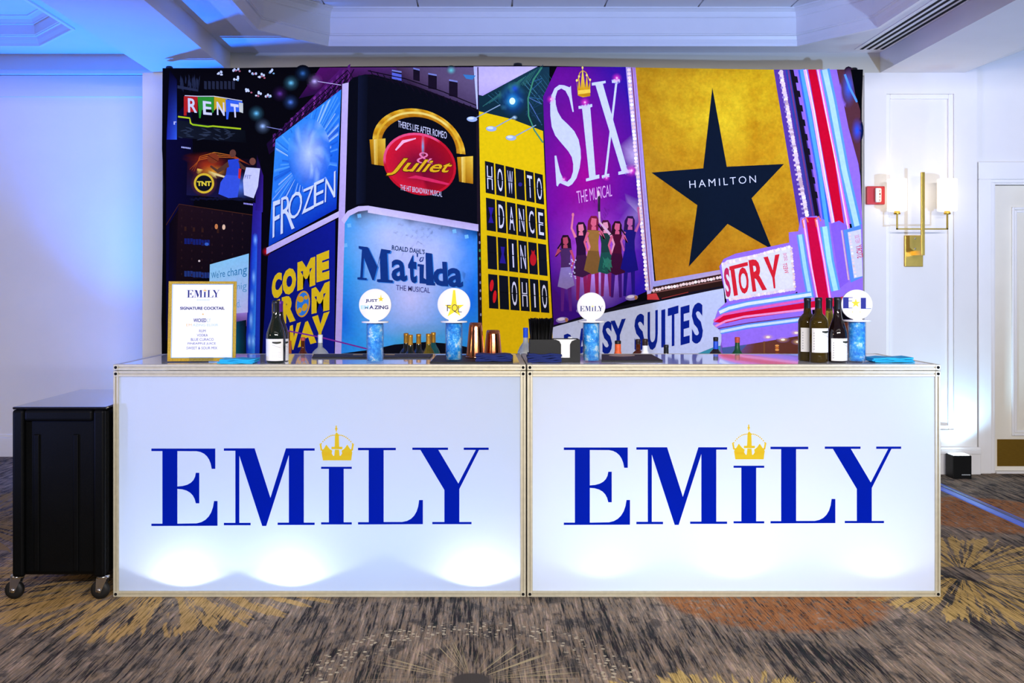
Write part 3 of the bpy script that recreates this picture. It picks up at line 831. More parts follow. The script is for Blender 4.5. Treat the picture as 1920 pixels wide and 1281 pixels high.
clear_mat('clear_acrylic', '#f4f8ff', keep=0.93)
x, y, r = at(378, 679)
sg = thing('menu_sign', 'framed white cocktail menu with a gold glitter border at the left bar end', 'menu sign', (x, y, TOP), 0.06)
k = r / K
mw, mh = 126*k/2, 150*k
th = math.radians(4)
def sp(u, v, d=0.0): return (u, d*math.cos(th) + v*math.sin(th), v*math.cos(th) - d*math.sin(th) + 0.004)
def leaning(u0, u1, v0, v1, d0, d1):
    vs = [sp(u0,v0,d0), sp(u1,v0,d0), sp(u1,v0,d1), sp(u0,v0,d1), sp(u0,v1,d0), sp(u1,v1,d0), sp(u1,v1,d1), sp(u0,v1,d1)]
    return MB().add(vs, [(0,3,2,1),(4,5,6,7),(0,1,5,4),(1,2,6,5),(2,3,7,6),(3,0,4,7)])
leaning(-mw, mw, 0, mh, -0.002, 0.004).build('border', MATS['gold_glitter'], sg)['label'] = 'gold glitter border'
e = 6.5*k
pn = leaning(-mw+e, mw-e, e, mh-e, -0.0035, -0.0015).build('card', MATS['card_white'], sg)
# menu print in photo-like units: x 315..441, y 527..679
mp = Print(lambda px, py, L: sp((px-378)*k, (679-py)*k, -0.0037 - L*0.0002))
for (a, bq, c, d) in ((322, 435, 534, 535), (322, 435, 672, 673), (322, 323, 534, 673), (434, 435, 534, 673)): mp.poly([(a, c), (bq, c), (bq, d), (a, d)], '#7db4e0', 1)
word_print(mp, 349, 410, 559.5, 1, '#0a1a6e', '#e0b83a')
def mline(t, x0, x1, y0, y1, c, b=0.0): mp.text(t, (x0, y0), (x1, y0), (x1, y1), (x0, y1), c, 1, b)
[mp.poly([(368+i*3, 563), (370+i*3, 563), (370+i*3, 565), (368+i*3, 565)], '#b9cfe4', 1) for i in range(8)]
mline('SIGNATURE COCKTAIL', 337, 419.5, 577, 582.5, '#0a1460', 0.035)
mp.poly([(379.5+2.2*math.sin(PI*j/5)*(1 if j % 2 == 0 else .42), 591-2.2*math.cos(PI*j/5)*(1 if j % 2 == 0 else .42)) for j in range(10)], '#e0bb3a', 1)
mline('WICKED', 362, 386, 599, 606, '#0a1a6e', 0.02); mline('LY', 387.5, 394, 599, 606, '#a8c8ea')
mline('EM', 349, 359, 609, 613.5, '#e3c35a'); mline('AZING ELIXIR', 361, 408, 609, 613.5, '#a9cbe8')
for t, x0, x1, yy in (('RUM', 373, 385, 620), ('VODKA', 369, 389, 628), ('BLUE CURACO', 358, 400, 636), ('PINEAPPLE JUICE', 352, 404, 644), ('SWEET & SOUR MIX', 350, 407, 652)):
    mline(t, x0, x1, yy, yy+5, '#2c3a86')
mp.build('lettering', [INK], pn)
st = MB()
st.box(-0.055, 0.055, -0.025, 0.075, 0.0, 0.003)
st.box(-0.055, 0.055, -0.008, -0.0052, 0.003, 0.022)
st.build('stand', MATS['clear_acrylic'], sg)['label'] = 'clear acrylic stand'

# napkins
mat('turquoise_paper', '#12a6de', 0.8, var=0.08, vscale=30, bump=0.1)
mat('navy_paper', '#081e60', 0.85, var=0.12, vscale=40, bump=0.15)
mat('white_paper', '#efefec', 0.8, var=0.02)
def napkins(px0, px1, py0, py1, m, label, n, rotz=0.0, fan=0.0, seed=0, lift=0.0):
    rnd = random.Random(seed)
    x0, yy, r = at(px0, py1); x1 = X(px1, r); hgt = (py1-py0)*r/K
    t = thing('napkin_stack', label, 'napkins', ((x0+x1)/2, yy, TOP + lift), rotz)
    w = (x1-x0)/2; dpt = min(0.16, max(0.09, w*1.4))
    th = hgt/n
    for i in range(n):
        mb = MB(); q = 6; pts = []
        dx = rnd.uniform(-.004, .004) + fan*i; a = rnd.uniform(-.05, .05)
        for j in range(q+1):
            for l in range(2):
                u = -w + 2*w*j/q; v = dpt*l
                z = th*(i+0.5) + math.sin(j*1.7+i+seed)*th*0.30
                pts.append((u*math.cos(a)-v*math.sin(a)*.3+dx, 0.006 + v + u*math.sin(a), max(z, th*.5)))
        top = [(p[0], p[1], p[2] + th*0.45) for p in pts]; bot = [(p[0], p[1], max(0.0004, p[2] - th*0.45)) for p in pts]
        nn = len(pts); mb.v = bot + top
        F = []
        for j in range(q):
            A = 2*j
            F += [(A, A+1, A+3, A+2), (nn+A, nn+A+2, nn+A+3, nn+A+1), (A, A+2, nn+A+2, nn+A), (A+1, nn+A+1, nn+A+3, A+3)]
        F += [(0, nn, nn+1, 1), (2*q, 2*q+1, nn+2*q+1, nn+2*q)]
        mb.f = F; mb.m = [0]*len(F); mb.s = [False]*len(F)
        mb.build('napkin', m, t)
    return t
napkins(408, 474, 674, 683, MATS['turquoise_paper'], 'loose turquoise napkins beside the gold framed menu', 3, 0.02, 0.004, 1)
napkins(1640, 1716, 671.5, 680.5, MATS['turquoise_paper'], 'flat turquoise napkins at the right bar end', 3, 0.0, -0.003, 2)
napkins(892, 960, 668, 681, MATS['navy_paper'], 'folded navy napkins in front of the copper shakers', 4, 0.0, 0.001, 3, 0.0062)
napkins(991, 1054, 664, 680.5, MATS['navy_paper'], 'folded navy napkins in front of the black bar caddy', 4, 0.0, -0.001, 4)

# black rubber bar mats
mat('black_rubber', '#141416', 0.6, var=0.2, vscale=60, bump=0.2, bscale=400)
def bar_mat(poly_px, label, mark=None):
    pts = [at(px, py)[:2] for px, py in poly_px]
    cx = sum(p[0] for p in pts)/len(pts); cy = min(p[1] for p in pts)
    t = thing('bar_mat', label, 'bar mat', (cx, cy, TOP))
    m = MB().slab([(a-cx, b_-cy) for a, b_ in pts], 0.0, 0.006).build('mat', MATS['black_rubber'], t, bevel=0.002)
    if mark:
        pr = Print(lambda px, py, L: (at(px, py)[0]-cx, at(px, py)[1]-cy, 0.0062 + L*0.0002)); mark(pr); pr.build('marking', [INK], t)
    return t
def mk1(pr):
    for a, bq in ((662, 680), (722, 740)): pr.poly([(a, 666.5), (bq, 666.5), (bq, 668.5), (a, 668.5)], '#b99a4a', 1)
def mk2(pr): pr.disc(1166, 669, 25, 2.2, '#b9a088', 1)
bar_mat([(585, 672), (806, 672), (812, 666), (588, 666)], 'long thin black bar mat along the back edge between menu and copper shakers', mk1)
bar_mat([(806, 681.5), (962, 681.5), (962, 668), (818, 668)], 'black bar mat under the copper shakers')
bar_mat([(1128, 678), (1243, 678), (1222, 666.5), (1128, 666.5)], 'black bar mat with a tan patch to the right of the bar caddy', mk2)

# upturned copper shaker cups
mat('copper', '#e0895c', 0.12, 1.0, var=0.05, vscale=14)
for px, pyb, wt_, wb_, hh, lb in ((891.5, 674, 23, 36, 66, 'taller upturned copper shaker cup, left of the pair'), (924.5, 672, 24, 34, 50, 'shorter upturned copper shaker cup, right of the pair')):
    x, y, r = at(px, pyb); k = r/K
    t = thing('shaker_cup', lb, 'cocktail shaker', (x, y + 0.03, TOP + 0.006), group='copper shakers')
    a, bq, h = wt_*k/2, wb_*k/2, hh*k
    MB().lathe([(0, h-0.004), (a*0.82, h-0.003), (a*0.9, h), (a, h-0.002), (a+0.003, h-0.02), (bq*0.93, 0.03), (bq*0.98, 0.012), (bq*0.98, 0.008)], 40).build('cup', MATS['copper'], t)
    MB().lathe([(bq*0.97, 0.008), (bq*1.04, 0.006), (bq*1.05, 0.003), (bq*1.03, 0.0), (bq*0.96, 0.0), (bq*0.95, 0.008)], 40).build('rim', MATS['copper'], t)

# black caddy with straws and napkins
x, y, r = at(1041, 679.5); k = r/K
cd = thing('bar_caddy', 'black plastic bar caddy holding straws and white napkins', 'bar caddy', (x, y, TOP))
w, h = 47*k, 42*k
f = lambda px, py: ((px-1041)*k, (679.5-py)*k)
cm = MB()
cm.prism([f(993.5, 679.5), f(1088, 679.5), f(1088, 637), f(1079, 637), f(1072, 640), f(1069, 646), f(1069, 671), f(1052, 671), f(1052, 646), f(1049, 640), f(1042, 637), f(993.5, 637)], 0.0, 0.004)
d = 0.14
cm.box(-w, -w+0.004, 0.004, d, 0, h); cm.box(w-0.004, w, 0.004, d, 0, h); cm.box(-w+.004, w-.004, d-0.004, d, 0, h); cm.box(-w+.004, w-.004, 0.004, d-.004, 0, 0.004)
cm.box(f(1038, 0)[0]-0.002, f(1038, 0)[0]+0.002, 0.004, d-.004, 0.004, h-.004)
cm.build('body', MATS['black_plastic'], cd)
nk = thing('napkin_stack', 'white napkins standing in the black bar caddy', 'napkins', (x, y, TOP))
nn = MB()
for i in range(14):
    nn.box(f(1039.5, 0)[0]+0.003, f(1083, 0)[0], 0.008+i*0.0045, 0.0115+i*0.0045, 0.005, h-0.001-0.0008*(i % 3))
nn.build('napkins', MATS['white_paper'], nk)
mat('straw_black', '#030303', 0.5, spec=0.15, var=0.2)
sw = MB(); rnd = random.Random(5)
for i in range(170):
    bx_ = f(rnd.uniform(999, 1034), 0)[0]; by_ = rnd.uniform(0.012, d-0.012)
    lean = (bx_ - f(1016, 0)[0])*0.30 + rnd.uniform(-.006, .006)
    if i < 3: lean -= 0.012
    hz = f(0, 599)[1] + rnd.uniform(-.006, .004)
    sw.tube([(bx_, by_, 0.005), (bx_ + lean, by_ + rnd.uniform(-.01, .01), hz)], 0.0026, 5)
so = sw.build('straws', MATS['straw_black'], None, (x, y, TOP))
tag(so, 'dense bunch of black straws standing in the bar caddy', 'straws', kind='stuff')

# ------------------------------------------------------------------ blue vases with round signs
def gel_mat():
    m = bpy.data.materials.new('blue_crystals'); m.use_nodes = True
    nt = m.node_tree; b = nt.nodes['Principled BSDF']; tc = nt.nodes.new('ShaderNodeTexCoord')
    oi = nt.nodes.new('ShaderNodeObjectInfo')
    ad = nt.nodes.new('ShaderNodeVectorMath'); ad.operation = 'MULTIPLY_ADD'
    nt.links.new(oi.outputs['Location'], ad.inputs[0]); ad.inputs[1].default_value = (3, 0, 0); nt.links.new(tc.outputs['Object'], ad.inputs[2])
    vo = node(nt, 'ShaderNodeTexVoronoi', Vector=ad.outputs[0], Scale=110.0)
    vo2 = node(nt, 'ShaderNodeTexVoronoi', Vector=ad.outputs[0], Scale=260.0)
    nz = node(nt, 'ShaderNodeTexNoise', Vector=ad.outputs[0], Scale=28.0, Detail=4.0, Roughness=0.7)
    r1 = nt.nodes.new('ShaderNodeValToRGB'); nt.links.new(nz.outputs[0], r1.inputs[0])
    e = r1.color_ramp.elements
    e[0].position = 0.40; e[0].color = (*lin('#1288ea'), 1); e[1].position = 0.63; e[1].color = (*lin('#e8f8ff'), 1)
    n = e.new(0.50); n.color = (*lin('#2aa8fa'), 1); n = e.new(0.57); n.color = (*lin('#6accff'), 1)
    r2 = nt.nodes.new('ShaderNodeValToRGB'); nt.links.new(vo.outputs['Color'], r2.inputs[0])
    e2 = r2.color_ramp.elements; e2[0].position = 0.72; e2[0].color = (0, 0, 0, 1); e2[1].position = 0.86; e2[1].color = (0.45, 0.45, 0.45, 1)
    mx = nt.nodes.new('ShaderNodeMix'); mx.data_type = 'RGBA'
    nt.links.new(r2.outputs[0], mx.inputs[0]); nt.links.new(r1.outputs[0], mx.inputs[6]); mx.inputs[7].default_value = (*lin('#8fd6ff'), 1)
    nt.links.new(mx.outputs[2], b.inputs['Base Color']); b.inputs['Roughness'].default_value = 0.15
    bp = node(nt, 'ShaderNodeBump', Strength=0.6, Distance=0.004, Height=vo2.outputs['Distance']); nt.links.new(bp.outputs[0], b.inputs['Normal'])
    return m
GEL = gel_mat()
clear_mat('clear_glass', '#f8fcff', keep=0.965)
mat('sign_white', '#e6e6e6', 0.35, var=0.01)
mat('plate_white', '#eef0f4', 0.25, var=0.01)
mat('puck', '#fff4e4', 0.3, emit=0.5, ecol='#fff0dc', var=0.01)
def star(pr, x, y, R_, col, L, top=1.0, q=.4):
    pr.poly([(x+(R_ if j % 2 == 0 else R_*q)*math.sin(PI*j/5), y-(R_*(top if j == 0 else 1) if j % 2 == 0 else R_*q)*math.cos(PI*j/5)) for j in range(10)], col, L)
def art_just(pr):
    T = lambda t, x0, x1, y0, y1, c, b=0.03: pr.text(t, (x0, y0), (x1, y0), (x1, y1), (x0, y1), c, 1, b)
    T('JUST', -18, 5, -11, -4, '#0a0f5a'); star(pr, 11, -11, 6.5, '#ecc720', 1, 1.5)
    T('EM', -27, -12, 1, 8, '#9fd0e4'); T('A', -11, -2.5, 1, 8, '#12206a'); T('ZING', -1.5, 25, 1, 8, '#0a0f5a')
def art_star(pr):
    pr.poly([(x, y) for x, y in ((-17, 1), (-5, 1), (-1.5, -27), (2.5, -27), (5.5, 1), (19, 1), (8, 9.5), (12.5, 22), (1, 14.5), (-12, 23), (-7, 10))], '#ecd01e', 1)
    T = lambda t, x0, x1, y0, y1: pr.text(t, (x0, y0), (x1, y0), (x1, y1), (x0, y1), '#2a2a30', 2, -0.01)
    T('F', -13, -6, 1, 13); T('Q', -4, 7, 0, 16); T('L', 8, 15, 3, 15)
def art_word(pr):
    word_print(pr, -21.5, 22, 9, 1, '#141c6e', '#e6cf2a')
    for i in range(7): pr.poly([(-11+i*3.2, 11.5), (-9+i*3.2, 11.5), (-9+i*3.2, 12.8), (-11+i*3.2, 12.8)], '#cfd4d8', 1)
def art_initials(pr):
    B_ = '#0a1a7e'
    for p in ([(-25,-14),(-15,-14),(-15,7),(-25,7)], [(-15,-14),(-7.5,-14),(-7.5,-12.8),(-15,-12.8)], [(-15,-7.5),(-8.5,-7.5),(-8.5,-6.3),(-15,-6.3)], [(-15,6),(-8,6),(-8,7),(-15,7)],
              [(7,-13),(16.5,-13),(16.5,8),(7,8)], [(16.5,7),(26,7),(26,8),(16.5,8)]): pr.poly(p, B_, 1)
    star(pr, -2, -2.5, 9, '#ecc52a', 2)
    for x_, c in ((-14, '#cfe0ea'), (-8, '#e8d27a'), (0, '#cfe0ea'), (6, '#e8d27a'), (12, '#cfe6e2')): star(pr, x_, 14, 2.0, c, 1)
def vase(px, pyb, py_plate, py_disc, rd, art, label, turn=0.0, lift=0.0):
    x, y, r = at(px, pyb); k = r/K
    rad = 16.5*k; h = (pyb-py_plate)*k
    t = thing('vase', label, 'vase', (x, y + rad, TOP + lift), group='blue vases with round signs')
    MB().lathe([(0, 0), (rad, 0), (rad, h), (rad-0.002, h), (rad-0.002, 0.006), (0, 0.006)], 40).build('glass', MATS['clear_glass'], t)
    MB().lathe([(0, 0.007), (rad-0.004, 0.007), (rad-0.0035, h-0.002), (0, h-0.002)], 40).build('crystals', GEL, t)['label'] = 'bright blue crystals'
    MB().lathe([(0, h), (25*k, h), (25.5*k, h+0.003), (25*k, h+0.007), (0, h+0.007)], 40).build('lid_plate', MATS['plate_white'], t)
    MB().lathe([(0, h+0.007), (0.020, h+0.007), (0.018, h+0.013), (0, h+0.014)], 20, (-0.004, -0.02, 0)).build('light_puck', MATS['puck'], t)
    rr = rd*k; zc = h + 0.008 + rr
    ds = MB().lathe([(0, -0.005), (rr-0.001, -0.005), (rr, -0.004), (rr, 0.007), (0, 0.007)], 48, (0, 0, 0), axis='y').build('round_sign', MATS['sign_white'], t, (0.0, 0.004, zc), turn)
    pr = Print(lambda a, b_, L: (a*k, -0.0053 - L*0.0002, -b_*k)); art(pr); pr.build('lettering', [INK], ds)
vase(701.5, 681, 606, 571.5, 30.5, art_just, 'blue vase whose round sign has a small gold star above two lines of text')
vase(850.5, 680.5, 608, 573, 31, art_star, 'blue vase whose round sign shows a big yellow star and three letters', 0.03, 0.0062)
vase(1110.5, 679.5, 605, 572, 26.5, art_word, 'blue vase whose round sign shows a small crowned word', -0.04)
vase(1613, 680.5, 603.5, 571, 28.5, art_initials, 'blue vase whose round sign shows two thick navy letters and a star', -0.14)

# ------------------------------------------------------------------ bottles
mat('green_glass', '#0c1710', 0.05, spec=0.7, var=0.1, coat=0.3)
mat('olive_glass', '#4a3a0e', 0.03, trans=0.45, ior=1.35, var=0.03)
mat('red_glass', '#120609', 0.05, spec=0.7, var=0.1, coat=0.3)
mat('yellow_glass', '#b7a23c', 0.04, trans=0.8, ior=1.33, var=0.03)
mat('teal_glass', '#3a9aa0', 0.04, trans=0.7, ior=1.33, var=0.03)
mat('amber_glass', '#6a2a0c', 0.05, trans=0.4, var=0.05)
mat('pale_glass', '#d8dde0', 0.05, trans=0.6, ior=1.33, var=0.02)
mat('foil_black', '#111416', 0.4, var=0.15)
mat('foil_purple', '#5a1c8a', 0.35, var=0.1)
mat('foil_gold', '#d79a34', 0.35, 0.6, var=0.1)
mat('label_white', '#f1f0ec', 0.6, var=0.02)
mat('orange_label', '#f0642c', 0.5, var=0.1, vscale=80)
mat('blue_label', '#1a50d8', 0.45, var=0.08)
mat('red_label', '#c42a2a', 0.5, var=0.06)
mat('green_label', '#11502c', 0.4, var=0.1)
mat('cap_red', '#c8503c', 0.4, var=0.1)
mat('cap_white', '#eceef2', 0.4, var=0.02)
mat('cap_brown', '#2a1612', 0.45, var=0.1)
def prof(kind, R_, H, nr):
    if kind == 'burgundy':
        body = [(0, 0.004), (R_*0.6, 0.0), (R_*0.95, 0.0), (R_, 0.006), (R_, H*0.42), (R_*0.97, H*0.47), (R_*0.85, H*0.54), (R_*0.66, H*0.62), (R_*0.48, H*0.70), (nr*1.15, H*0.78)]
    elif kind == 'bordeaux':
        body = [(0, 0.004), (R_*0.6, 0.0), (R_*0.95, 0.0), (R_, 0.006), (R_, H*0.60), (R_*0.97, H*0.645), (R_*0.86, H*0.685), (R_*0.66, H*0.72), (nr*1.25, H*0.755)]
    elif kind == 'flask':
        body = [(0, 0.004), (R_*0.95, 0.0), (R_, 0.006), (R_, H*0.55), (R_*0.98, H*0.60), (R_*0.88, H*0.67), (R_*0.66, H*0.73), (R_*0.5, H*0.76), (nr*1.1, H*0.80)]
    else:
        body = [(0, 0.004), (R_*0.95, 0.0), (R_, 0.006), (R_, H*0.66), (R_*0.9, H*0.70), (R_*0.6, H*0.75), (nr*1.2, H*0.79)]
    return body + [(nr*1.03, H*0.86), (nr, H*0.97), (nr, H-0.002), (0, H-0.002)]
def bottle(loc, R_, H, nr, kind, glass, foil, foil_h, label, lab=None, face=0.0, neck_label=None, group='bottles behind the bar'):
    """lab = (z0, z1, half angle); face turns the label's middle away from the front"""
    t = thing('wine_bottle' if kind in ('burgundy', 'bordeaux') else 'liquor_bottle', label, 'bottle', loc, 0.0, group)
    MB().lathe(prof(kind, R_, H, nr), 36).build('glass', glass, t)
    MB().lathe([(nr*1.07, H-foil_h), (nr*1.10, H-foil_h+0.002), (nr*1.05, H-0.016), (nr*1.12, H-0.014), (nr*1.12, H-0.001), (nr*0.9, H+0.001), (0, H+0.001)], 24).build('capsule', foil, t)
    if neck_label:
        m, z0, z1 = neck_label
        MB().lathe([(nr*1.09, z0), (nr*1.13, z0+.001), (nr*1.10, z1-.001), (nr*1.06, z1)], 24).build('neck_label', m, t)
    if lab:
        z0, z1, ha = lab; n = 20; c0 = -PI/2 + face
        vs = [(math.cos(c0-ha+2*ha*i/n)*(R_+q), math.sin(c0-ha+2*ha*i/n)*(R_+q), z) for q in (0.0008,) for z in (z0, z1) for i in range(n+1)]
        lo = MB().add(vs, [(i, i+1, n+2+i, n+1+i) for i in range(n)], 0, True).build('label', MATS['label_white'], t)
        def pl(u, v, L): # u in metres along the label from its middle, v height above its foot
            a = c0 + u/R_; q = R_ + 0.0012 + L*0.0002
            return (math.cos(a)*q, math.sin(a)*q, z0 + v)
        pr = Print(pl); hL = z1 - z0; wL = ha*R_
        u0 = wL - 0.052
        for i in range(8):
            a0, a1 = u0 + i*0.005, u0 + (i+1)*0.005
            d0, d1 = 0.006 + 0.004*math.sin(PI*i/8), 0.006 + 0.004*math.sin(PI*(i+1)/8)
            pr.poly([(a0, hL-0.012), (a1, hL-0.012), (a1, hL-0.012-d1), (a0, hL-0.012-d0)], '#33382e', 1)
        for i in range(6):
            pr.line([(u0 + i*0.006, hL-0.026-i*0.0022), (u0 + (i+1)*0.006, hL-0.026-(i+1)*0.0022)], 0.0012, '#8f938e', 1)
        for i in range(7):
            z = hL*0.82 - i*hL*0.11
            pr.poly([(-wL+0.010, z), (-wL+0.0135, z), (-wL+0.0135, z-0.0045), (-wL+0.010, z-0.0045)], '#8d9096', 1)
        for i in range(4):
            for j in range(5):
                pr.poly([(u0+j*0.008, hL*0.4-i*0.008), (u0+j*0.008+0.006, hL*0.4-i*0.008), (u0+j*0.008+0.006, hL*0.4-i*0.008-0.001), (u0+j*0.008, hL*0.4-i*0.008-0.001)], '#c0c2c4', 1)
        pr.build('label_print', [INK], lo)
    return t
gg, og, rg = MATS['green_glass'], MATS['olive_glass'], MATS['red_glass']
def onbar(px, pyb, top, wpx, kind, glass, foil, fh, lab_px, label, face, group, nr=0.0145):
    x, y, r = at(px, pyb); k = r/K; R_ = wpx*k/2
    lab = None if not lab_px else ((pyb-lab_px[1])*k, (pyb-lab_px[0])*k, lab_px[2])
    return bottle((x, y+R_, TOP), R_, (pyb-top)*k, nr, kind, glass, foil, fh*k, label, lab, face, None, group)
gr = 'wine bottles on the bar'
onbar(513.5, 681.5, 564, 36, 'burgundy', gg, MATS['foil_black'], 24, (636, 677, 1.25), 'dark wine bottle with black capsule standing next to the turquoise napkins by the menu', -0.22, gr)
onbar(521, 678, 565, 33, 'burgundy', rg, MATS['foil_purple'], 24, (636, 677, 1.2), 'wine bottle with purple capsule half hidden behind another at the left', 0.5, gr)
onbar(1519.5, 677.5, 559, 34, 'bordeaux', og, MATS['foil_black'], 27, (615, 660, 1.2), 'olive wine bottle at the far left of the four on the right bar', 0.12, gr)
onbar(1540.5, 680.5, 558.5, 34, 'bordeaux', og, MATS['foil_black'], 27, (616, 661.5, 1.2), 'olive wine bottle second of four, its whole white label in view', 0.12, gr)
onbar(1560, 671, 559, 30, 'burgundy', MATS['yellow_glass'], MATS['foil_black'], 24, (633, 671, 1.2), 'pale yellow wine bottle mostly hidden behind the other three', 0.3, gr)
onbar(1576.5, 680.5, 558, 34.5, 'burgundy', rg, MATS['foil_black'], 24, (635, 677, 1.25), 'dark red wine bottle right next to a blue vase', 0.22, gr)

# back table and the bottles whose tops show over the bar
mat('black_cloth', '#101014', 0.9, var=0.2, bump=0.2)
BT = 0.77
bt = thing('back_table', 'long cloth covered table behind the bar carrying the bottles', 'table', (0.15, 1.12, 0))
MB().box(-1.75, 1.75, -0.34, 0.34, BT-0.03, BT).build('tabletop', MATS['black_cloth'], bt)
for a in (-1.7, 1.7):
    for c in (-0.3, 0.3): MB().tube([(a, c, 0), (a, c, BT-0.03)], 0.016, 10).build('leg', MATS['steel'], bt)
def behind(px, top, wpx, r, kind, glass, foil, fh, label, nr, neck=None):
    H = Z(top, r) - BT; k = r/K
    nl = None
    if neck: nl = (neck[0], Z(neck[2], r)-BT, Z(neck[1], r)-BT)
    return bottle((X(px, r), Y(r), BT), wpx*k/2, H, nr, kind, glass, foil, fh*k, label, None, 0.0, nl)
fg = MATS['foil_gold']
behind(761.5, 625, 26, 1.28, 'bordeaux', gg, fg, 19, 'gold-topped bottle first from the left in the cluster behind the bar', 0.0125)
behind(769.5, 628, 26, 1.225, 'bordeaux', gg, fg, 19, 'gold-topped bottle second from the left in the cluster behind the bar', 0.0125)
behind(785, 626.5, 26, 1.26, 'bordeaux', gg, fg, 19, 'gold-topped dark bottle standing alone in the middle of the cluster', 0.0125)
behind(803.5, 626, 27, 1.235, 'flask', MATS['yellow_glass'], fg, 19, 'gold-topped bottle of yellow-green wine in front of a teal one', 0.0125)
behind(812.5, 623.5, 27, 1.305, 'flask', MATS['teal_glass'], fg, 19, 'gold-topped teal bottle nearest the starred vase', 0.0125)
behind(568, 633, 26, 1.24, 'flask', MATS['amber_glass'], MATS['cap_red'], 6, 'amber bottle with a small red cap behind the left bar', 0.011)
behind(600.5, 628, 40, 1.24, 'flask', MATS['pale_glass'], MATS['cap_white'], 15, 'clear bottle with a long white cap behind the left bar', 0.012)
behind(985.5, 615, 33, 1.22, 'flask', MATS['pale_glass'], MATS['blue_label'], 18, 'milky bottle with a blue neck wrap peeking out left of the straws', 0.0125)
behind(1158.5, 639, 26, 1.25, 'square', MATS['orange_label'], MATS['foil_black'], 6, 'orange-necked bottle with black cap behind the right bar', 0.0155, (MATS['orange_label'], 645, 664))
behind(1196.5, 636.5, 34, 1.28, 'flask', MATS['amber_glass'], MATS['cap_brown'], 9, 'amber bottle with brown cap left of a white bottle', 0.0125)
behind(1209.5, 636, 30, 1.23, 'flask', MATS['cap_white'], MATS['cap_brown'], 12, 'white bottle with brown cap behind the right bar', 0.0140)
behind(1249, 647, 24, 1.25, 'bordeaux', gg, MATS['foil_black'], 16, 'short black-topped bottle left of the blue-necked one', 0.0125)
behind(1342, 632.5, 34, 1.25, 'flask', MATS['red_glass'], MATS['foil_black'], 7, 'bottle with black cap and bright blue neck label', 0.0125, (MATS['blue_label'], 640, 657))
behind(1382.5, 632.5, 26, 1.25, 'square', MATS['green_label'], MATS['cap_red'], 10, 'green bottle with red top at the right end of the back table', 0.0125)
for px, top, r, m, lb in ((1069, 632, 1.22, 'pale_glass', 'clear bottle with pale cap showing just behind the caddy napkins'),):
    behind(px, top, 26, r, 'flask', MATS[m], MATS['cap_white'], 8, lb, 0.011)

# ------------------------------------------------------------------ printed street-scene banner on its stand
RB = 1.55
YBAN = Y(RB)
bn = thing('backdrop_banner', 'wide printed fabric banner with a collage of theatre billboards hung behind the bar', 'backdrop', (X(961, RB), YBAN, 0))
BX = bn.location.x
pr = Print(lambda px, py, L: (X(px, RB) - BX, -0.003 - L*0.0006, Z(py, RB)))
SC = 4.27
def q(ox, oy, pts): return [(ox + u/SC, oy + v/SC) for u, v in pts]
A_ = (280, 100); Bq = (280, 380); C_ = (620, 100); D_ = (620, 390); E_ = (980, 100); F_ = (980, 390); G_ = (1320, 100); H_ = (1320, 390)
rnd = random.Random(11)
BOT = 872
TOPL = [(305, 128), (420, 128), (640, 125), (971, 123), (1175, 126), (1340, 130), (1500, 132), (1616, 134)]
pr.poly([(305, BOT)] + [(303, 600), (306, 420), (308, 350), (304, 280)] + TOPL + [(1612, 300), (1614, 400), (1617, 480), (1617, BOT)], '#07060c', 0)

# --- left: night street
pr.quad((312, 240), (360, 180), (366, 520), (312, 640), ['#0c0a30', '#0a0820', '#08061c', '#0a0838'], 1, 3)
pr.quad((318, 130), (332, 150), (332, 262), (313, 262), ['#04030c', '#0c0a2c', '#3a6ad8', '#2030a0'], 2, 4)
for a, b in q(*A_, [(560, 160), (705, 200), (830, 155), (900, 180), (990, 145), (700, 130), (800, 300), (870, 325), (950, 340)]):
    for i in range(3):
        pr.disc(a + rnd.uniform(-6, 6), b + rnd.uniform(-3, 3), 2.2, 2.6, '#d8e6f0', 3, 8)
        pr.disc(a + rnd.uniform(-6, 6), b + rnd.uniform(1, 5), 2.0, 1.6, rnd.choice(['#c06a78', '#7ab0c8', '#e8f0f8']), 3, 8)
for i in range(26):
    a = 338 + rnd.random()*36; pr.poly([(a, 138+rnd.random()*20), (a+2, 140+rnd.random()*20), (a+1.4, 152+rnd.random()*22), (a-1, 150+rnd.random()*22)], '#2c3448', 2, 0, 0.6)
for i in range(8):
    a = 383 + i*7.5; pr.poly([(a, 152), (a+5, 153), (a+5, 168), (a, 167)], '#262b3a', 2)
pr.quad((333, 160), (372, 168), (372, 172), (333, 166), '#2a3040', 2)
pr.quad((332, 225), (460, 245), (462, 268), (333, 258), ['#131a22', '#0c1016', '#080a10', '#181e28'], 2, 3)
for i in range(30):
    a, b = 336 + rnd.random()*100, 240 + rnd.random()*22
    pr.disc(a, b, 4+5*rnd.random(), 1.2, '#3a4654', 3, 8, rnd.uniform(-.5, .5), 0.5)
blk = q(*A_, [(278, 345), (388, 345), (388, 470), (300, 470), (300, 500), (278, 500)])
pr.poly(blk, '#c4221e', 3)
pr.poly(q(*A_, [(388, 350), (518, 350), (518, 470), (505, 480), (500, 450), (420, 455), (412, 520), (400, 520)]), '#2f9a2c', 3)
pr.poly(q(*A_, [(520, 345), (625, 368), (618, 470), (590, 465), (540, 440), (520, 460)]), '#dcb41e', 3)
pr.poly(q(*A_, [(612, 370), (745, 385), (750, 470), (690, 470), (640, 470), (632, 530), (618, 530)]), '#3a6ad8', 3)
pr.poly(q(*A_, [(718, 395), (752, 400), (752, 480), (722, 470)]), '#d8dcc0', 4)
pr.line(q(*A_, [(285, 340), (390, 345), (520, 345), (625, 362), (745, 382)]), 1.4, '#e6e6da', 4)
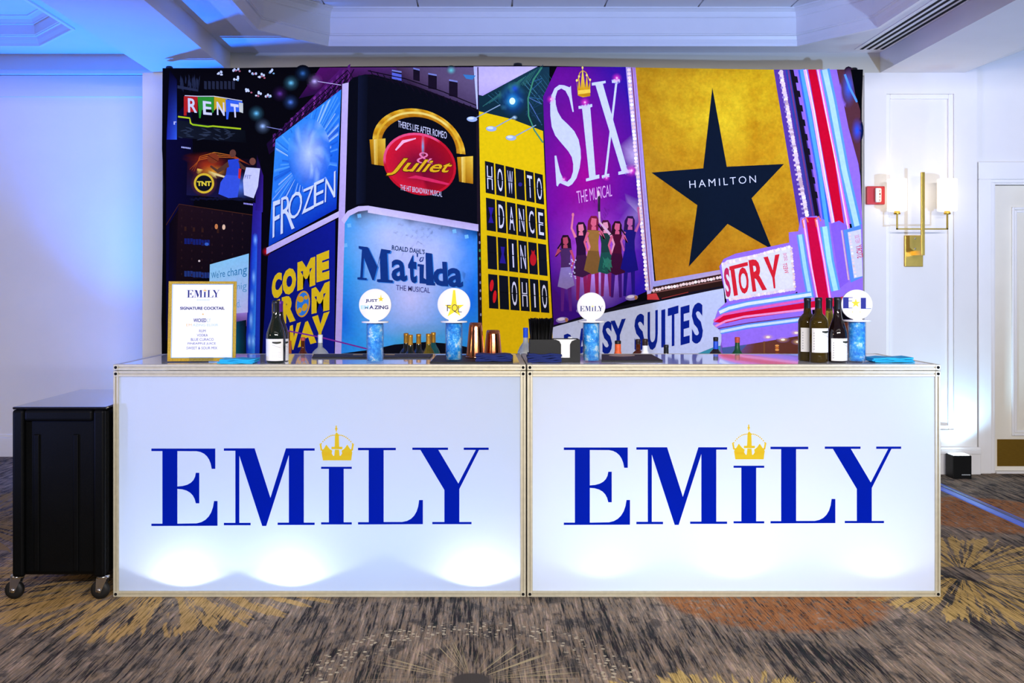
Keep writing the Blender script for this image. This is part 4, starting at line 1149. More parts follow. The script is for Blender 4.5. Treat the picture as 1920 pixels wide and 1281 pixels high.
for ch, (a, b, c, d) in (('R', ((310, 360), (382, 366), (385, 478), (312, 474))), ('E', ((430, 382), (498, 390), (503, 497), (433, 491))), ('N', ((540, 388), (602, 396), (606, 502), (543, 494))), ('T', ((650, 402), (716, 412), (716, 518), (664, 512)))):
    Q = q(*A_, [a, b, c, d]); pr.text(ch, *Q, '#e6e8f4', 5, 0.02)
pr.line(q(*A_, [(232, 508), (325, 520), (332, 560), (350, 572), (470, 588), (510, 584), (735, 606)]), 3.0, ['#c8e020']*3+['#a8d81c']*2+['#b8d81e']*2, 4)
pr.poly([(326, 228), (331, 228), (331, 230), (328.5, 230), (328.5, 234), (326, 234)], '#c8d0e8', 4)
[pr.poly([(340.5+i*3, 274.8+i*.4), (342.8+i*3, 275+i*.4), (342.8+i*3, 278+i*.4), (340.5+i*3, 277.6+i*.4)], '#b8c0e0', 4) for i in range(6)]
[pr.poly([(457+i*3, 380.2+i*.4), (459.3+i*3, 380.4+i*.4), (459.3+i*3, 383.4+i*.4), (457+i*3, 383+i*.4)], '#a8a0e0', 4) for i in range(6)]
# basketball advert: generic players in blue and white on a flare
pr.quad((352, 290), (490, 300), (478, 376), (350, 366), ['#2a0a10', '#0a0614', '#141030', '#1a1a40'], 2, 5)
pr.glow(392, 312, 40, 26, (220, 70, 20), 3, 0.8); pr.glow(400, 322, 30, 14, (250, 170, 40), 3, 0.9); pr.glow(450, 350, 34, 28, (90, 130, 220), 3, 0.9); pr.glow(385, 296, 46, 12, (150, 40, 20), 3, 0.5)
for k in range(3): pr.line([(356+k*4, 318+k*2), (375, 300-k*3), (402, 294-k*4), (438, 296-k*2), (470, 310)], 1.2, ['#7a2a14', '#d0621e', '#e08a2a', '#c8501e', '#4a1a14'], 4)
pr.line([(370, 318), (395, 324), (428, 334), (450, 342)], [4, 5, 3, 1], ['#f0c040', '#f8e070', '#f0d8a0', '#c0d0f0'], 4)
pr.disc(400, 297, 11, 10, '#8a3a1c', 4); pr.line([(391, 292), (409, 303)], 1, '#3a140a', 5)
pr.disc(437, 288, 6, 7.5, '#6a4030', 5); pr.poly([(428, 300), (448, 298), (452, 330), (424, 328)], '#2a4ac0', 5)
pr.poly([(428, 303), (408, 318), (396, 310), (394, 313), (409, 325), (430, 313)], '#5a3828', 5)
pr.poly([(424, 328), (452, 330), (446, 370), (430, 372), (410, 364), (414, 342)], '#3a5ad0', 5)
pr.poly([(446, 300), (458, 312), (470, 318), (468, 322), (452, 316)], '#5a3828', 5)
pr.disc(474, 303, 6, 7, '#7a4a38', 5); pr.poly([(462, 314), (488, 316), (484, 350), (476, 372), (458, 366), (456, 338)], '#d8dcec', 5)
pr.poly([(448, 316), (453, 317), (451, 336), (447, 334)], '#d03030', 6); pr.text('FIT', (460, 328), (472, 329), (471, 336), (459, 335), '#6a78b0', 6)
pr.disc(383, 344, 19, 19, '#f0cc30', 6, 28); pr.disc(383, 344, 15, 15, '#10121c', 7, 28)
pr.glow(383, 344, 26, 26, (230, 110, 30), 5, 0.8)
pr.text('TNT', (370, 340), (396.5, 340), (396.5, 349), (370, 349), '#f4dc3c', 8, 0.05)
for i in range(30):
    a = 360 + i*4; pr.disc(a, 373 + rnd.uniform(-1, 2), 3, 2.2, '#12142c', 5, 7)
# dark tower with lit windows
pr.quad((318, 420), (338, 388), (338, 540), (316, 560), ['#0a0612', '#1a0c10', '#140a12', '#0a0830'], 2, 2)
pr.quad((335, 384), (484, 406), (478, 505), (330, 530), ['#24121a', '#120a14', '#0d0812', '#160c14'], 2, 3)
pr.line([(312, 422), (336, 383), (484, 405)], 1.4, '#4a281c', 3)
for j, yy in enumerate((425, 447, 470, 508)):
    for i, xx in enumerate((346, 362, 378, 407)):
        y2 = yy + i*1.4
        c = ['#3a2018', '#18246a', '#1c1420', '#243a78'][j]
        if j in (1, 3) and i < 3:
            for s_ in range(3): pr.poly([(xx+s_*5.5, y2), (xx+s_*5.5+4.6, y2+.4), (xx+s_*5.5+4.6, y2+11), (xx+s_*5.5, y2+10.6)], c, 3)
        elif j == 0: pr.poly([(xx, y2), (xx+4, y2+.3), (xx+4, y2+8), (xx, y2+8)], c, 3)
pr.disc(406, 425, 3, 5, '#d8884a', 4); pr.disc(420, 426, 3, 5, '#f8d0a0', 4); pr.disc(374, 489.5, 2, 2, '#e8d8c8', 4); pr.disc(388, 458, 4, 3, '#3a6ac0', 4)
for j in range(9):
    for i in range(7): pr.poly([(340+i*19, 392+j*15+i*1.6), (342+i*19, 392+j*15+i*1.6), (342+i*19, 396+j*15+i*1.6), (340+i*19, 396+j*15+i*1.6)], '#2e1a1e', 3)
# pale screen with cut-off words
pr.quad((394, 496), (467, 475.5), (465, 586), (391, 600), ['#9adcf0', '#8fd4ea', '#c8c4e8', '#b8d8f0'], 4, 4)
pr.text("We're chang", (396, 511), (464, 495), (463, 519), (397, 526), '#2f86b4', 5, 0.0)
pr.text('nig', (445, 532), (463, 529), (463, 548), (445, 546), '#4a9cc4', 5, -0.01)
pr.text('d.', (444, 562), (452, 561), (452, 576), (444, 577), '#5aa8d4', 5, -0.01)
pr.quad((440, 588), (464, 586), (463, 612), (441, 610), ['#9a7ac8', '#a88ad0', '#5a3a78', '#4a2a60'], 4, 3)
pr.quad((440, 604), (462, 600), (462, 668), (440, 668), ['#0a4a6a', '#0a0a14', '#0a1a2a', '#0a6a7a'], 4, 2)
# blue shining column and violet edge
pr.quad((475, 380), (493, 385), (488, 668), (460, 668), ['#2a1a78', '#3a2a98', '#1a40b8', '#1838b0'], 3, 6)
pr.quad((482, 290), (494, 330), (493, 395), (479, 395), ['#140a28', '#3a1a80', '#3a2a98', '#2a1a78'], 3, 5)
pr.quad((474, 440), (483, 440), (478, 668), (464, 668), ['#1a3ab8', '#2a58d8', '#3a9ae8', '#1a48c8'], 4, 6)
for a, b, c in ((479, 450, 14), (476, 520, 18), (473, 560, 20), (471, 600, 22), (468, 640, 18), (475, 640, 16)): pr.glow(a, b, 5, c, (150, 210, 255), 5, 0.9, 12)
pr.quad((491, 398), (503, 400), (497, 668), (487, 668), ['#060410', '#060410', '#05030c', '#05030c'], 6)
pr.glow(500, 472, 9, 9, (240, 20, 40), 8, 0.9)

# --- purple gantry and lamps above the blue billboard
pr.quad((500, 270), (640, 128), (652, 160), (505, 290), ['#1a0a2a', '#5a1a68', '#2a0e38', '#1c0a28'], 2, 6)
pr.poly([(560, 185), (600, 127), (893, 126), (893, 200), (700, 150)], ['#2a0c3a', '#5a1460', '#54406a', '#3a2848', '#241830'], 1)
for i in range(14):
    t = i/13; a = 512 + t*140; b = 262 - t*118
    pr.poly([(a, b-10*(1+t)), (a+5, b-12*(1+t)), (a+4, b+12), (a, b+14)], rnd.choice(['#6a2a78', '#8a3a90', '#4a1a58']), 3, 0, 0.8)
    pr.line([(a, b+8), (a+12, b-14)], 1.6, '#12081c', 4); pr.line([(a, b-12), (a+12, b+6)], 1.2, '#160a20', 4)
for o in (0, 9, 18): pr.line([(506, 284-o), (580, 216-o), (652, 150-o)], 1.8, '#140a1e', 5)
for a, b, c in ((546, 156, (120, 220, 240)), (590, 153, (220, 200, 255)), (481, 213, (120, 220, 240)), (493, 237, (180, 220, 255)), (545, 192, (90, 140, 220)), (568, 138, (60, 120, 180)), (525, 176, (110, 60, 150))):
    pr.glow(a, b, 16, 16, tuple(int(v*.6) for v in c), 5, 0.8); pr.glow(a, b, 7, 6, c, 6, 1.0)
pr.line([(596, 153), (640, 160)], 1.2, '#c8b8e0', 5); pr.line([(500, 238), (530, 244)], 1.2, '#8a90c0', 5)

# --- blue billboard with rays (no figure)
FT = [(517, 262), (640, 168), (631, 392), (504, 462)]
pr.quad(*FT, ['#3c9ae6', '#2a86e0', '#1a58d0', '#1c6cd8'], 5, 6)
Fh = homog(*FT)
for i in range(70):
    a = 2*PI*i/70 + rnd.uniform(-.04, .04); r0 = 0.08 + rnd.random()*0.12; r1 = 0.35 + rnd.random()*0.5; w_ = rnd.uniform(.008, .03)
    P_ = [(0.5+r0*math.cos(a-w_), 0.58+r0*math.sin(a-w_)*.8), (0.5+r1*math.cos(a-w_*1.6), 0.58+r1*math.sin(a-w_*1.6)*.8), (0.5+r1*math.cos(a+w_*1.6), 0.58+r1*math.sin(a+w_*1.6)*.8), (0.5+r0*math.cos(a+w_), 0.58+r0*math.sin(a+w_)*.8)]
    P_ = [(min(.985, max(.015, u)), min(.985, max(.015, v))) for u, v in P_]
    pr.raw([Fh(u, v) for u, v in P_], [(0, 1, 2, 3)], [rnd.choice([(190, 235, 255, .9), (130, 205, 250, .8), (20, 70, 190, .7)])]*2 and [rnd.choice([(200, 238, 255, .75), (110, 190, 250, .7), (16, 60, 180, .6)])]*2 + [(40, 120, 225, 0.0)]*2, 6)
pr.glow(580, 288, 40, 66, (224, 242, 255), 6, 0.8, 24, FT)
pr.raw([Fh(u, v) for u, v in ((0, 0), (1, 0), (1, .3), (0, .34))], [(0, 1, 2, 3)], [(14, 70, 200, .75), (16, 60, 200, .75), (20, 80, 220, 0.0), (20, 80, 220, 0.0)], 7)
for ch, a in zip('FROZEN', ([(992, 1190), (1050, 1170), (1040, 1440), (988, 1480)], [(1058, 1160), (1135, 1120), (1165, 1400), (1052, 1450)], [(1120, 1135), (1235, 1085), (1215, 1300), (1110, 1345)], [(1232, 1092), (1320, 1055), (1320, 1240), (1222, 1290)], [(1320, 1040), (1402, 1000), (1395, 1200), (1318, 1235)], [(1412, 1010), (1492, 940), (1490, 1150), (1405, 1195)])):
    Q = q(*A_, a); pr.text(ch, *[(x+1.6, y+1.8) for x, y in Q], '#123c9a', 8, 0.0); pr.text(ch, *Q, '#dbe8fc', 9, -0.004)
# white billboard frame
pr.quad((642, 158), (654, 155), (640, 668), (628, 668), ['#c8b8e0', '#cfc0e6', '#b8a4d8', '#bba8da'], 9, 3)
pr.quad((500, 465), (636, 396), (636, 407), (500, 477), ['#c9bde2', '#d6cce8', '#cdbfe4', '#c2b2de'], 9, 3)

# --- navy billboard with heavy yellow letters
pr.quad((503, 478), (629, 413), (627, 664), (492, 664), ['#0c1468', '#101c88', '#0e1878', '#0a1260'], 7, 4)
YL_ = '#e4c01a'
def heavy(ch, *pts, b=0.075): pr.text(ch, *q(*Bq, pts), YL_, 8, b)
heavy('C', (985, 585), (1062, 548), (1066, 742), (978, 792)); heavy('O', (1068, 540), (1178, 512), (1176, 720), (1066, 752))
heavy('M', (1188, 480), (1330, 432), (1330, 660), (1186, 708)); heavy('E', (1340, 420), (1442, 380), (1442, 610), (1340, 640))
heavy('F', (985, 800), (1048, 770), (1048, 955), (985, 975)); heavy('R', (1062, 760), (1168, 728), (1172, 945), (1060, 978)); heavy('M', (1300, 690), (1445, 628), (1443, 860), (1300, 892))
heavy('W', (1068, 1010), (1215, 955), (1180, 1170), (1090, 1195)); heavy('A', (1210, 975), (1318, 925), (1340, 1120), (1190, 1160)); heavy('Y', (1305, 915), (1445, 870), (1400, 1100), (1330, 1120))
g = q(*Bq, [(1230, 812)])[0]
pr.disc(g[0], g[1], 13.5, 25, '#d89a1c', 9, 24, 0.12); pr.disc(g[0], g[1], 11, 22, '#2f7ccc', 10, 24, 0.12)
for a, b, rx, ry in ((-4, -9, 6, 6), (4, 6, 5, 8), (-6, 12, 4, 6), (6, -12, 4, 4)): pr.disc(g[0]+a, g[1]+b, rx, ry, '#d8a01e', 11, 10, 0.4)
pr.line([(538, 620), (600, 632), (700, 657)], 2.6, '#7a2a90', 10)
pr.quad((539, 621), (544, 622), (544, 664), (539, 664), '#6a3a18', 10); pr.quad((538, 638), (547, 639), (547, 664), (538, 664), '#b8602a', 11)

# --- black billboard: lettering with a plain gold arch and a plain red oval
pr.poly([(653, 156), (662, 146), (684, 140), (700, 140), (780, 162), (895, 205), (896, 440), (640, 400), (645, 388)], '#080a14', 6)
pr.quad((672, 142), (690, 141), (686, 380), (668, 384), ['#12182c', '#0a0e1a', '#0a0e1a', '#12182c'], 7)
n = 26; arc_o, arc_i = [], []
for i in range(n+1):
    t = PI*(1 - i/n); cx, cy = 786 - 0, 266
    arc_o.append((cx + 87*math.cos(t) + 6*math.sin(t)*-1, cy - 74*math.sin(t) + (i/n)*24)); arc_i.append((cx + 70*math.cos(t), cy - 57*math.sin(t) + (i/n)*22))
pr.raw(arc_o+arc_i, [(i, i+1, n+2+i, n+1+i) for i in range(n)], [(['#e8a818', '#f4c83c', '#c88a14'])[i % 3] for i in range(n+1)] + ['#b87410']*(n+1), 8)
mid = [((a[0]+b[0])/2, (a[1]+b[1])/2) for a, b in zip(arc_o, arc_i)]
pr.line(mid, 4, ['#f8dc6a' if 6 < i < 20 else '#e8b428' for i in range(n+1)], 9)
for x0, y0 in ((693, 262), (857, 295)):
    pr.quad((x0, y0), (x0+30, y0-2), (x0+30, y0+50), (x0+4, y0+46), ['#c8880e', '#f4cc40', '#b87810', '#8a5808'], 9, 4)
    pr.quad((x0+8, y0), (x0+16, y0-1), (x0+16, y0+48), (x0+9, y0+47), ['#f8e080', '#e8b830', '#c89018', '#f0c850'], 10, 2)
ov = [(787 + 66*math.cos(2*PI*k/40), 308 + 56*math.sin(2*PI*k/40) + 8*math.cos(2*PI*k/40)) for k in range(40)]
pr.raw([(787, 312)] + ov, [(0, k+1, (k+1) % 40+1) for k in range(40)], ['#5a0a30'] + [('#e01830' if 8 < k < 32 else '#a80c1e') for k in range(40)], 8)
pr.line(ov, 4.5, ['#f0507a' if 20 <= k < 34 else '#c81428' for k in range(40)], 9, closed=True)
pr.line([(742, 282), (756, 266), (780, 260)], [3, 6, 2], '#ffb8cc', 10)
pr.glow(793, 275, 4, 24, (60, 190, 230), 10, 0.9)
pr.text('THERE’S LIFE AFTER ROMEO', *q(*C_, [(540, 540), (930, 632), (930, 688), (540, 592)]), '#d6d8ea', 11, 0.0)
pr.text('THE HIT BROADWAY MUSICAL', *q(*C_, [(558, 1052), (893, 1108), (893, 1152), (558, 1096)]), '#d0d0e4', 11, 0.0)
pr.text('&', *q(*C_, [(690, 790), (815, 800), (820, 890), (690, 880)]), '#f07aa0', 11, -0.01)
pr.text('Juliet', *q(*C_, [(470, 830), (985, 860), (960, 990), (440, 985)]), '#4a2a06', 11, 0.035, 0.35); pr.text('Juliet', *q(*C_, [(475, 835), (980, 865), (955, 985), (447, 978)]), '#e8b41e', 12, 0.015, 0.35)
pr.poly(q(*C_, [(610, 1000), (680, 978), (790, 1000), (955, 1045), (940, 1058), (800, 1030), (690, 1005)]), '#e02a58', 11)

# --- stone building with iron stairs above
pr.quad((742, 127), (890, 127), (893, 205), (770, 160), ['#4a3048', '#6a5a78', '#4a3a58', '#2c1c34'], 3, 4)
for a, b, w_, h_ in ((735, 134, 18, 18), (803, 140, 16, 26), (842, 152, 16, 28), (775, 130, 12, 20)):
    pr.poly([(a, b), (a+w_, b+3), (a+w_, b+h_+3), (a, b+h_)], '#181020', 4); pr.poly([(a, b-3), (a+w_, b), (a+w_, b+3), (a, b)], '#7a84c0', 5)
pr.poly([(735, 136), (753, 140), (753, 152), (735, 148)], '#5a68c8', 5)
for o in (0, 10): pr.line([(690, 133+o), (760, 148+o), (830, 172+o), (893, 198+o)], 1.8, '#120a18', 6)
for i in range(16): pr.line([(694+i*12.5, 132+i*4.4), (702+i*12.5, 146+i*4.3)], 1.4, '#140c1c', 6)
pr.line([(890, 126), (896, 205)], 4, '#bfc6ea', 6); pr.glow(846, 132, 10, 9, (110, 220, 210), 6, 1.0)
pr.quad((868, 140), (892, 142), (886, 150), (874, 148), '#3a78b0', 6)
# --- pale canopy, teal trusses, lamp
pr.quad((898, 300), (898, 126), (1030, 126), (1030, 300), ['#0e2430', '#12303a', '#1a3a48', '#0c2228'], 2, 4)
pr.poly([(888, 125), (1008, 125), (985, 137), (905, 180), (897, 178)], ['#cfc0ea', '#d8c8f0', '#c8b8e8', '#b09cd8', '#b8a8e0'], 4)
for i in range(18):
    a = 915 + i*6.5; pr.line([(a, 178-i*2.4), (a+34, 206-i*1.2)], 1.3, rnd.choice(['#2a5a68', '#1a4450', '#3a7080']), 3)
    pr.line([(905+i*6, 200-i*3), (950+i*4, 166-i*2.6)], 1.2, rnd.choice(['#2f6a60', '#1e4a58']), 3)
for i in range(12): pr.line([(985+rnd.random()*14, 150+rnd.random()*80), (1016, 140+rnd.random()*100)], 1.6, rnd.choice(['#2a5a78', '#4a6a9a', '#1a3a50']), 3)
pr.line([(1016, 127), (1000, 150), (990, 185), (991, 218), (1002, 245), (1018, 268)], 2.6, '#3f8a68', 12)
pr.line([(896, 126), (897, 210)], 2, '#2a1a38', 6)
pr.glow(962, 187, 28, 34, (20, 90, 180), 5, 0.9); pr.glow(961, 190, 15, 17, (60, 190, 220), 6, 1.0); pr.disc(960.5, 190, 5.5, 6.5, '#e0fcff', 7, 14)
pr.glow(965, 166, 10, 10, (30, 70, 200), 6, 0.9); pr.glow(965, 221, 6, 5, (200, 240, 250), 13, 0.9)

# --- yellow departure-board billboard
pr.poly([(898, 209), (960, 224), (1018, 246), (1027, 450), (1036, 610), (1036, BOT), (908, BOT), (905, 664), (902, 480)], ['#ecc80c', '#ecc60c', '#e6c00c', '#e6be0c', '#dcb00c', '#dcb00c', '#dcb00c', '#e0b60c', '#e8c40c'], 8)
BH = homog((909, 302), (1017.5, 328), (1030, 587), (917, 578))
rows = [('HOW TO'), (' DANCE'), ('  IN  '), ('  OHIO')]
for j, s_ in enumerate(rows):
    v1 = 1 - j*0.2585; v0 = v1 - 0.2245
    for i, ch in enumerate(s_):
        u0 = i*0.1705; u1 = u0 + 0.1475
        pr.poly([BH(u0, v1), BH(u1, v1), BH(u1, v0), BH(u0, v0)], '#10131e', 9)
        if ch != ' ':
            hgt = v1 - v0; m0 = u0 + (0.030 if ch != 'I' else 0.062); m1 = u1 - (0.030 if ch != 'I' else 0.062)
            if ch == 'I': pr.poly([BH(m0, v1-.03), BH(m1, v1-.03), BH(m1, v0+.03), BH(m0, v0+.03)], '#dcdcf0', 10)
            else: pr.text(ch, BH(m0, v1-.03), BH(m1, v1-.03), BH(m1, v0+.03), BH(m0, v0+.03), '#dcdcf0', 10, 0.0)
        vm = (v0+v1)/2
        pr.poly([BH(u0, vm+.003), BH(u1, vm+.003), BH(u1, vm-.003), BH(u0, vm-.003)], '#0a0c14', 11)
        b_ = BH(u1+.0115, vm); pr.disc(b_[0], b_[1], 1.5, 2, '#e8c834', 11, 8)
def icon(i, j, col):
    v1 = 1 - j*0.2585; c = BH(i*0.1705+0.074, v1-0.112); return c
c = icon(3, 0, 0); pr.disc(c[0], c[1], 4, 4, '#2a2478', 11, 8)
c = icon(0, 1, 0); pr.poly([(c[0]-5, c[1]-14), (c[0]+5, c[1]-13), (c[0]+1, c[1]+2), (c[0]+5, c[1]+16), (c[0]-5, c[1]+15), (c[0]-1, c[1]+2)], '#2c1c8a', 11)
c = icon(1, 2, 0); pr.poly([(c[0]-4, c[1]-14), (c[0]+4, c[1]-13), (c[0]+2, c[1]), (c[0]+6, c[1]+18), (c[0]-6, c[1]+17), (c[0]-2, c[1])], '#2a1c88', 11)
c = icon(4, 2, 0); pr.disc(c[0], c[1]+2, 6, 12, '#c01a24', 11, 16); pr.poly([(c[0]-3, c[1]-9), (c[0]-3, c[1]-16), (c[0], c[1]-12), (c[0]+3, c[1]-16), (c[0]+3, c[1]-9)], '#c01a24', 11)
c = icon(0, 3, 0); pr.disc(c[0]-3, c[1]-11, 3.6, 11, '#d81c24', 11, 14, 0.1); pr.disc(c[0]+2.5, c[1]+10, 3.4, 12, '#d81c24', 11, 14, 0.1)
for (x0, y0), (x1, y1) in (((885, 224), (938, 197)), ((921, 242), (965, 219)), ((958, 259), (1005, 235))):
    pr.line([(x0+6, y0-2), (x1, y1)], 1.8, '#8aa4b8', 12); pr.disc(x0, y0, 10, 5, '#9fb4d8', 13, 14, 0.05); pr.disc(x0-2, y0-1.5, 6, 2.5, '#d8e4f4', 14, 10)
pr.quad((893, 215), (900, 214), (908, 668), (897, 668), ['#1c1420', '#181018', '#140c12', '#221822'], 7, 3)
for i in range(16): pr.disc(899 + i*0.25, 440+i*15, 1.6, 3, rnd.choice(['#5a4a58', '#3a8a5a', '#8a8498', '#2c2430']), 8, 7)

# --- pale blue billboard
MP = [(641, 420), (655, 400), (690, 391), (896, 430), (897, BOT), (632, BOT)]
pr.poly(MP, ['#1a98dc', '#2aa8e0', '#5ec0e8', '#2a90e0', '#1a78d8', '#1a86d8'], 5)
for a, b, rx, ry, c, al in ((772, 480, 128, 130, (212, 206, 238), 1.0), (770, 560, 118, 130, (208, 206, 238), 0.95), (730, 440, 110, 90, (206, 212, 240), 0.8), (820, 470, 90, 90, (200, 208, 240), 0.6), (885, 560, 50, 150, (16, 96, 220), 0.8), (645, 600, 45, 130, (14, 92, 210), 0.85), (880, 450, 40, 60, (30, 130, 226), .6), (770, 640, 130, 34, (36, 170, 216), 0.8)):
    pr.glow(a, b, rx, ry, c, 6, al, 28, MP)
pr.poly([(632, 664), (700, 655), (740, 646), (800, 641), (850, 645), (895, 655), (897, BOT), (632, BOT)], '#0c0e18', 8)
for a, b, s_ in ((655, 423, 0.3), (674, 405, 0.8), (648, 460, 1.2), (852, 434, .3), (875, 444, 0.9)): pr.poly([(a-4, b-3), (a+3, b-4), (a+4, b+3), (a-3, b+4)], '#7fc8ec', 8, 0, 0.8)
pr.quad((690, 386), (897, 421), (897, 434), (690, 399), ['#d6cce8', '#b8a6cc', '#c6bcd8', '#e2d8ee'], 9, 4)
pr.poly([(640, 412), (652, 396), (672, 387), (692, 386), (692, 394), (672, 397), (656, 405), (646, 420)], '#d4c8e8', 9)
def tl(t, a, b, c, d, col, bo=0.0): pr.text(t, *q(*D_, [a, b, c, d]), col, 10, bo)
tl('ROALD DAHL’S', (492, 298), (755, 335), (752, 372), (490, 338), '#1a3a6a', 0.02)
tl('THE MUSICAL', (525, 615), (795, 640), (795, 682), (525, 658), '#3a3a80', 0.004)
NV = '#14387e'
def serif(stem, feet, ox=4, oy=0):
    for dx_, cc, l in ((5, '#2f7ed0', 10), (0, NV, 11)):
        for p in stem: pr.poly(q(*D_, [(x+dx_*2, y+dx_*1.2) for x, y in p]), cc, l)
serif([[(225, 305), (300, 315), (375, 470), (405, 328), (482, 340), (475, 362), (452, 364), (462, 575), (500, 580), (498, 600), (372, 592), (372, 572), (400, 570), (395, 400), (348, 578), (335, 578), (268, 400), (258, 560), (290, 562), (290, 578), (215, 572), (216, 556), (238, 555), (252, 332), (226, 326)]], None)
for ch, pts, b in (('a', [(488, 410), (600, 418), (615, 590), (488, 582)], 0.02), ('t', [(615, 362), (690, 376), (690, 604), (628, 598)], 0.045), ('l', [(760, 358), (812, 366), (828, 618), (765, 612)], 0.045), ('d', [(820, 428), (930, 432), (942, 628), (822, 622)], 0.035), ('a', [(935, 478), (1055, 486), (1062, 640), (938, 632)], 0.03)):
    Q = q(*D_, pts); pr.text(ch, *[(x+1.6, y+1) for x, y in Q], '#3a8ad8', 10, b); pr.text(ch, *Q, NV, 11, b)
pr.poly(q(*D_, [(698, 448), (748, 455), (745, 560), (768, 575), (765, 608), (712, 604), (712, 470), (696, 466)]), NV, 11)
pr.line(q(*D_, [(712, 425), (722, 400), (745, 395), (735, 425), (715, 430)]), 2, NV, 11)
for a, b, c, d in ((765, 598, 838, 622), (690, 360, 700, 395)): pr.poly(q(*D_, [(a, b), (c, b+4), (c, d), (a, d-4)]), NV, 11)

# --- purple billboard with six generic singers
PP = [(1018, 182), (1044, 126), (1174, 126), (1213, 546), (1150, 575), (1038, 610), (1026, 400)]
pr.poly(PP, ['#5a1284', '#6a0f88', '#2c1490', '#2a1494', '#3a1288', '#3a1070', '#641090'], 8)
pr.glow(1095, 330, 120, 220, (166, 10, 132), 9, 0.95, 28, PP); pr.glow(1115, 470, 105, 110, (206, 90, 220), 9, 0.9, 28, PP); pr.glow(1120, 520, 70, 80, (206, 160, 244), 9, 0.8, 24, PP)
WH = '#ccd2f8'
pr.poly(q(*E_, [(375, 275), (385, 262), (390, 330), (408, 470), (398, 472), (372, 360), (342, 302), (308, 284), (278, 300), (262, 350), (264, 410), (280, 470), (312, 525), (362, 572), (412, 625), (446, 692), (462, 770), (465, 840), (455, 920), (430, 1000), (395, 1050), (365, 1068), (335, 1056), (300, 1040), (288, 1050), (280, 1068), (270, 1060), (254, 822), (268, 820), (298, 950), (328, 1020), (356, 1030), (386, 1000), (402, 950), (404, 890), (392, 832), (362, 782), (310, 722), (260, 660), (232, 590), (221, 500), (220, 420), (230, 340), (255, 282), (292, 255), (330, 258)]), WH, 11)
pr.poly(q(*E_, [(445, 425), (555, 408), (556, 430), (540, 436), (583, 978), (612, 972), (613, 1002), (507, 1027), (505, 1005), (532, 998), (475, 445), (447, 447)]), WH, 11)
pr.poly(q(*E_, [(552, 238), (662, 222), (664, 240), (640, 246), (838, 938), (872, 932), (874, 955), (765, 975), (764, 950), (790, 944), (582, 258), (553, 260)]), WH, 11)
pr.poly(q(*E_, [(712, 215), (778, 207), (780, 228), (757, 234), (672, 968), (692, 966), (692, 990), (634, 1002), (632, 980), (654, 974), (740, 238), (714, 240)]), WH, 11)
pr.text('THE MUSICAL', *q(*E_, [(428, 1105), (712, 1048), (715, 1145), (440, 1205)]), '#e6a8dc', 11, -0.005)
for a, b, c in ((225, 370, 9), (497, 395, 11), (752, 200, 11), (870, 940, 14), (670, 1000, 7), (330, 1010, 7)):
    p_ = q(*E_, [(a, b)])[0]; pr.glow(p_[0], p_[1], c, c, (255, 60, 190), 12, 0.9); pr.glow(p_[0], p_[1], c*.3, c*.3, (255, 230, 250), 13, 1.0, 10)
cr = q(*E_, [(432, 220), (440, 340), (480, 355), (540, 345), (540, 215), (525, 280), (512, 180), (500, 280), (478, 110), (462, 285), (450, 190), (442, 285)])
pr.poly(cr, ['#e8a81c', '#c88a14', '#e8b020', '#c08010', '#e8b838', '#d09818', '#f0c840', '#d8a01c', '#f8d860', '#d8a01c', '#f0c040', '#d09818'], 12)
pr.line(q(*E_, [(440, 225), (455, 160), (478, 140), (505, 155), (535, 220)]), 1.6, '#e0a428', 12)
for a, b in ((432, 220), (450, 188), (478, 118), (512, 178), (538, 215)): p_ = q(*E_, [(a, b)])[0]; pr.disc(p_[0], p_[1], 2, 2.6, '#f8d870', 13, 8)
pr.poly(q(*E_, [(440, 300), (540, 290), (542, 318), (442, 332)]), '#f4cc44', 13)
def singer(x, yh, s_, skin, hair, top, skirt, leg, arm, flip=1, mic=False):
    f_ = lambda pts: [(x + flip*a*s_, yh + b*s_) for a, b in pts]
    pr.poly(f_([(-7, -3), (-4, -9), (4, -9), (8, -2), (10, 18), (6, 24), (-6, 20)]), hair, 11)
    pr.poly(f_([(-4, -5), (3, -6), (4.5, 2), (1, 7), (-3.5, 4)]), skin, 12)
    pr.poly(f_([(-3, 6), (3, 6), (3.5, 11), (-3.5, 11)]), skin, 12)
    pr.poly(f_([(-9, 12), (9, 11), (7, 26), (7.5, 42), (-7, 43), (-6.5, 27)]), top, 12)
    pr.poly(f_([(-7, 41), (8, 40), (14, 68), (2, 74), (-12, 70)]), skirt, 13)
    pr.poly(f_([(-7, 68), (-1, 70), (-3, 108), (-7, 108)]), leg, 12); pr.poly(f_([(3, 70), (9, 68), (10, 108), (6, 108)]), leg, 12)
    if arm == 'up': pr.line(f_([(-8, 14), (-14, 0), (-12, -18)]), [4*s_, 3*s_, 2.4*s_], skin, 13); pr.disc(*f_([(-12, -20)])[0], 2*s_, 3*s_, skin, 13, 8)
    if arm == 'mic': pr.line(f_([(-8, 14), (-15, 24), (-9, 8)]), [4*s_, 3*s_, 2.4*s_], skin, 13); pr.line(f_([(-12, 12), (-6, 3)]), 2*s_, '#1a1020', 14)
    if arm == 'tall': pr.line(f_([(7, 13), (-9, -6), (-11, -46)]), [4*s_, 3*s_, 2.6*s_], '#d8a8b8', 13); pr.line(f_([(-10, -46), (-10, -22)]), 3.5*s_, '#2a2230', 14); pr.disc(*f_([(-11, -50)])[0], 2*s_, 5*s_, '#e8c0c8', 14, 8)
    pr.line(f_([(8, 14), (13, 28), (9, 42)]), [4*s_, 3*s_, 2.4*s_], skin, 13)
singer(1060, 452, 1.22, '#b8485c', '#24101e', '#4a2a5a', '#8a78b0', '#5a2078', 'mic'); singer(1089, 428, 1.25, '#e27a8c', '#2a1226', '#2a0e30', '#3a1838', '#8a2058', 'up')
